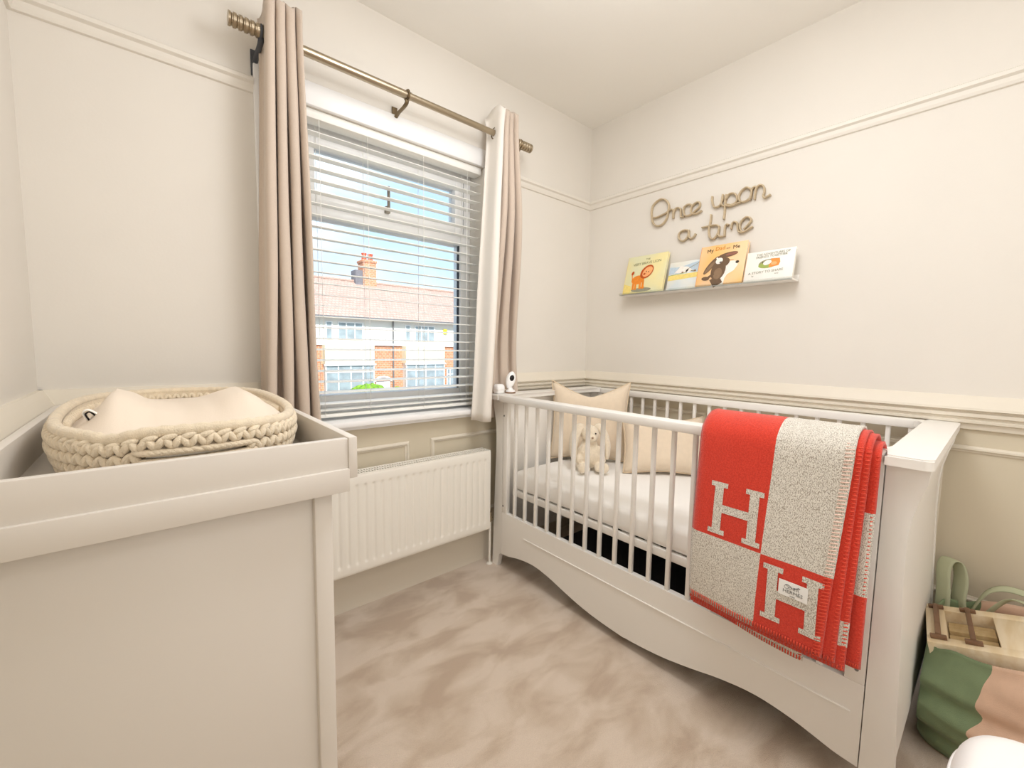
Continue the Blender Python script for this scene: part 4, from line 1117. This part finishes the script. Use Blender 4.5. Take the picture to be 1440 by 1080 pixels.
bm = bmesh.new(); tube(bm, [V(*sup(2*pi*k/72, .249, .249, 5.0), .396) for k in range(72)], .003, 6, closed=True); fin('seam_piping', bm, M['upvc'], st, 180)
for x in (-.17, .17):
    for y in (-.17, .17):
        bm = bmesh.new(); lathe(bm, [(.014, 0), (.022, .11)], (x, y, 0), (0, 0, 1), 14); fin('leg', bm, M['wood'], st, 40)

# ================================================================ OUTSIDE: the terrace across the street
def tex_mat(name, c1, c2, mortar, scale, rough=.9, bw=.5, rh_=.25, ms=.02):
    m = bpy.data.materials.new(name); m.use_nodes = True; nt = m.node_tree; b = nt.nodes['Principled BSDF']; b.inputs['Roughness'].default_value = rough
    tc = nt.nodes.new('ShaderNodeTexCoord'); sep = nt.nodes.new('ShaderNodeSeparateXYZ'); cmb = nt.nodes.new('ShaderNodeCombineXYZ')
    nt.links.new(tc.outputs['Object'], sep.inputs[0]); nt.links.new(sep.outputs['X'], cmb.inputs['X']); nt.links.new(sep.outputs['Z'], cmb.inputs['Y'])
    br = nt.nodes.new('ShaderNodeTexBrick'); br.inputs['Color1'].default_value = (*lin(c1), 1); br.inputs['Color2'].default_value = (*lin(c2), 1)
    br.inputs['Mortar'].default_value = (*lin(mortar), 1); br.inputs['Scale'].default_value = scale; br.inputs['Mortar Size'].default_value = ms
    br.inputs['Brick Width'].default_value = bw; br.inputs['Row Height'].default_value = rh_
    nt.links.new(cmb.outputs[0], br.inputs['Vector']); nt.links.new(br.outputs['Color'], b.inputs['Base Color'])
    bp = nt.nodes.new('ShaderNodeBump'); bp.inputs['Strength'].default_value = .3; nt.links.new(br.outputs['Fac'], bp.inputs['Height']); bp.invert = True; nt.links.new(bp.outputs[0], b.inputs['Normal'])
    return m
M['brick'] = tex_mat('orange_brick', (216, 146, 106), (202, 126, 90), (224, 200, 176), 2.2)
M['tile'] = tex_mat('brown_red_roof_tile', (208, 176, 160), (196, 162, 146), (172, 140, 126), 2.0, bw=.4, rh_=.3, ms=.03)
M['render'] = mat('white_house_render', (238, 234, 224), .9, var=.02, vscale=2, bump=.1, bscale=20)
M['cream_panel'] = mat('cream_bay_panel', (240, 232, 200), .8, var=.02, vscale=2, bump=.05, bscale=20)
M['hwin'] = mat('house_window_frame', (240, 240, 238), .5, bump=.01)
M['hglass'] = mat('house_window_glass', (158, 168, 172), .15, bump=.01, var=.15, vscale=2)
M['pot'] = mat('terracotta_pot', (214, 100, 70), .8, bump=.05)
M['dark_grey'] = mat('dark_grey_matt', (128, 124, 128), .9, var=.1, vscale=6, bump=.1)
M['yellow'] = mat('yellow_alarm_box', (244, 220, 60), .5, bump=.01)
M['leafm'] = mat('bright_green_hedge', (142, 180, 58), .8, rgb2=(100, 146, 40), vscale=9, bump=.4, bscale=30)
M['asphalt'] = mat('grey_street', (150, 148, 144), .95, var=.08, vscale=6, bump=.2, bscale=30)
M['gutter'] = mat('grey_gutter', (120, 118, 118), .6, bump=.02)
bm = bmesh.new(); bx(bm, -40, 60, .3, 60, -2.9, -2.7); struct(fin('ground', bm, M['asphalt']), 'grey street between the two terraces')
HY = 22.0
def hb(name, par, x0, x1, y0, y1, z0, z1, m_, bev=0): return box(name, x0, x1, y0, y1, z0+2.7, z1+2.7, m_, par, bev)
def hwindow(par, x0, x1, z0, z1, y, nx, top=.3):
    bm = bmesh.new(); w = .06
    def q(a, b, c, d, e, f): bx(bm, a, b, c, d, e+2.7, f+2.7)
    q(x0, x0+w, y-.05, y, z0, z1); q(x1-w, x1, y-.05, y, z0, z1); q(x0+w, x1-w, y-.05, y, z1-w, z1); q(x0+w, x1-w, y-.05, y, z0, z0+w)
    for k in range(1, nx): xx = x0+(x1-x0)*k/nx; q(xx-.03, xx+.03, y-.05, y, z0+w, z1-w)
    if top:
        zz = z1-(z1-z0)*top
        for k in range(nx): q(x0+(x1-x0)*k/nx+.03+w*.5*(k == 0), x0+(x1-x0)*(k+1)/nx-.03-w*.5*(k == nx-1), y-.045, y, zz-.025, zz+.025)
    f = fin('window', bm, M['hwin'], par)
    bm = bmesh.new(); bx(bm, x0+w*.5, x1-w*.5, y-.02, y-.005, z0+2.7+w*.5, z1+2.7-w*.5); fin('pane', bm, M['hglass'], f)
def house(x0, label, porch):
    h = thing('terraced_house', label, 'house', (x0, HY, -2.7), group='terraced houses across the street')
    hb('upper_wall', h, .0, 4.59, 0, 7, 1.2, 2.72, M['render']); hb('brick_wall', h, 0, 4.59, .02, 7, -2.7, 1.2, M['brick'])
    hb('string_course', h, 0, 4.59, -.10, .02, 1.14, 1.28, M['hwin'])
    hwindow(h, .70, 1.07, 1.44, 2.42, -.01, 1, .3); hwindow(h, 1.33, 2.74, 1.44, 2.42, -.01, 3, .3)
    hb('bay_panel', h, .50, 3.17, -.55, .02, .10, 1.14, M['cream_panel']); hb('bay_base', h, .50, 3.17, -.55, .02, -2.7, -1.57, M['cream_panel'])
    hb('bay_core', h, .56, 3.11, -.47, .02, -1.57, .10, M['render'])
    hwindow(h, .50, 3.17, -1.57, .08, -.50, 4, .25)
    hb('bay_sill', h, .44, 3.23, -.62, -.5, .03, .12, M['hwin'])
    if porch:
        bm = bmesh.new(); P = []
        for k in range(13): a = pi*k/12; P.append((3.90-.55*cos(a), -.95+2.7+.32*sin(a)))
        for k in range(13): a = pi*(12-k)/12; P.append((3.90-.44*cos(a), -.95+2.7+.22*sin(a)))
        extrude_profile(bm, P, 1, -.06, .04); fin('porch_arch', bm, M['hwin'], h)
        hb('front_door', h, 3.48, 4.32, -.03, .03, -2.6, -.98, M['render'])
        hb('porch_shadow', h, 3.46, 4.34, .0, .022, -2.6, -.93, M['dark_grey'])  # dark sheet standing in for the shade inside the porch
    else:
        hwindow(h, 3.62, 4.42, -1.75, -.28, -.02, 3, .25)
    bm = bmesh.new(); A = [(-.38, 2.66+2.7), (4.0, 5.26+2.7), (8.2, 2.66+2.7), (8.2, 2.60+2.7), (-.38, 2.60+2.7)]
    extrude_profile(bm, A, 0, 0, 4.59); rf_ = fin('roof', bm, M['tile'], h)
    hb('ridge_tile', rf_, 0, 4.59, 3.88, 4.12, 5.22, 5.34, M['tile'])
    hb('gutter', h, 0, 4.59, -.48, -.36, 2.58, 2.70, M['gutter'])
    bm = bmesh.new(); tube(bm, [(4.53, -.06, 2.62+2.7), (4.53, -.06, 0)], .045, 8); fin('drainpipe', bm, M['gutter'], h)
    return h
hA = house(4.34, 'terraced house with white upper wall, cream bay and arched brick porch, left through the blind', True)
hB = house(8.94, 'terraced house with white upper wall and yellow alarm box, right through the blind', False)
hb('alarm_box', hB, 3.38, 3.62, -.10, 0, 1.95, 2.25, M['yellow'])['label'] = 'small yellow alarm box'
house(-4.86, 'second terraced house left of the one behind the curtain edge', True); house(-9.46, 'leftmost terraced house of the street row', False); house(18.14, 'rightmost terraced house of the street row', False)
hC = house(13.54, 'terraced house beyond the right edge of the window opening', True); hD = house(-.26, 'terraced house hidden behind the left curtain', False)
cx0 = 4.60+.03          # brick stack and pots stand on the ridge of the left house
stk = hb('chimney_stack', hA, cx0-.44, cx0+.44, 3.55, 4.45, 4.6, 6.5, M['brick'])
hb('stack_cap', stk, cx0-.50, cx0+.48, 3.49, 4.51, 6.5, 6.65, M['brick'], .02)
for x in (-.2, .22):
    bm = bmesh.new(); lathe(bm, [(.17, 0), (.14, .40), (.17, .42), (.17, .48), (.11, .48)], (cx0+x, 4, 6.65+2.7), (0, 0, 1), 16); fin('chimney_pot', bm, M['pot'], stk, 40)
hb('stack_flank', stk, cx0-.92, cx0-.44, 3.6, 4.4, 4.7, 5.95, M['dark_grey'])['label'] = 'dark grey block on the left of the stack'  # darker, shorter block against the left side of the stack
hg = thing('hedge', 'bright green garden hedge below the brick porch across the street', 'hedge', (6.75, 19.4, -2.7))
bm = bmesh.new()
for k in range(26): ball(bm, (random.uniform(-.95, .95), random.uniform(-.25, .25), random.uniform(.3, 1.45)+.25*random.random()), (random.uniform(.28, .42),)*3, 2)
for v in bm.verts: v.co += V(noise.noise(v.co*6), noise.noise(v.co*6+V(9, 0, 0)), noise.noise(v.co*6+V(0, 9, 0)))*.13
fin('foliage', bm, M['leafm'], hg, 30)
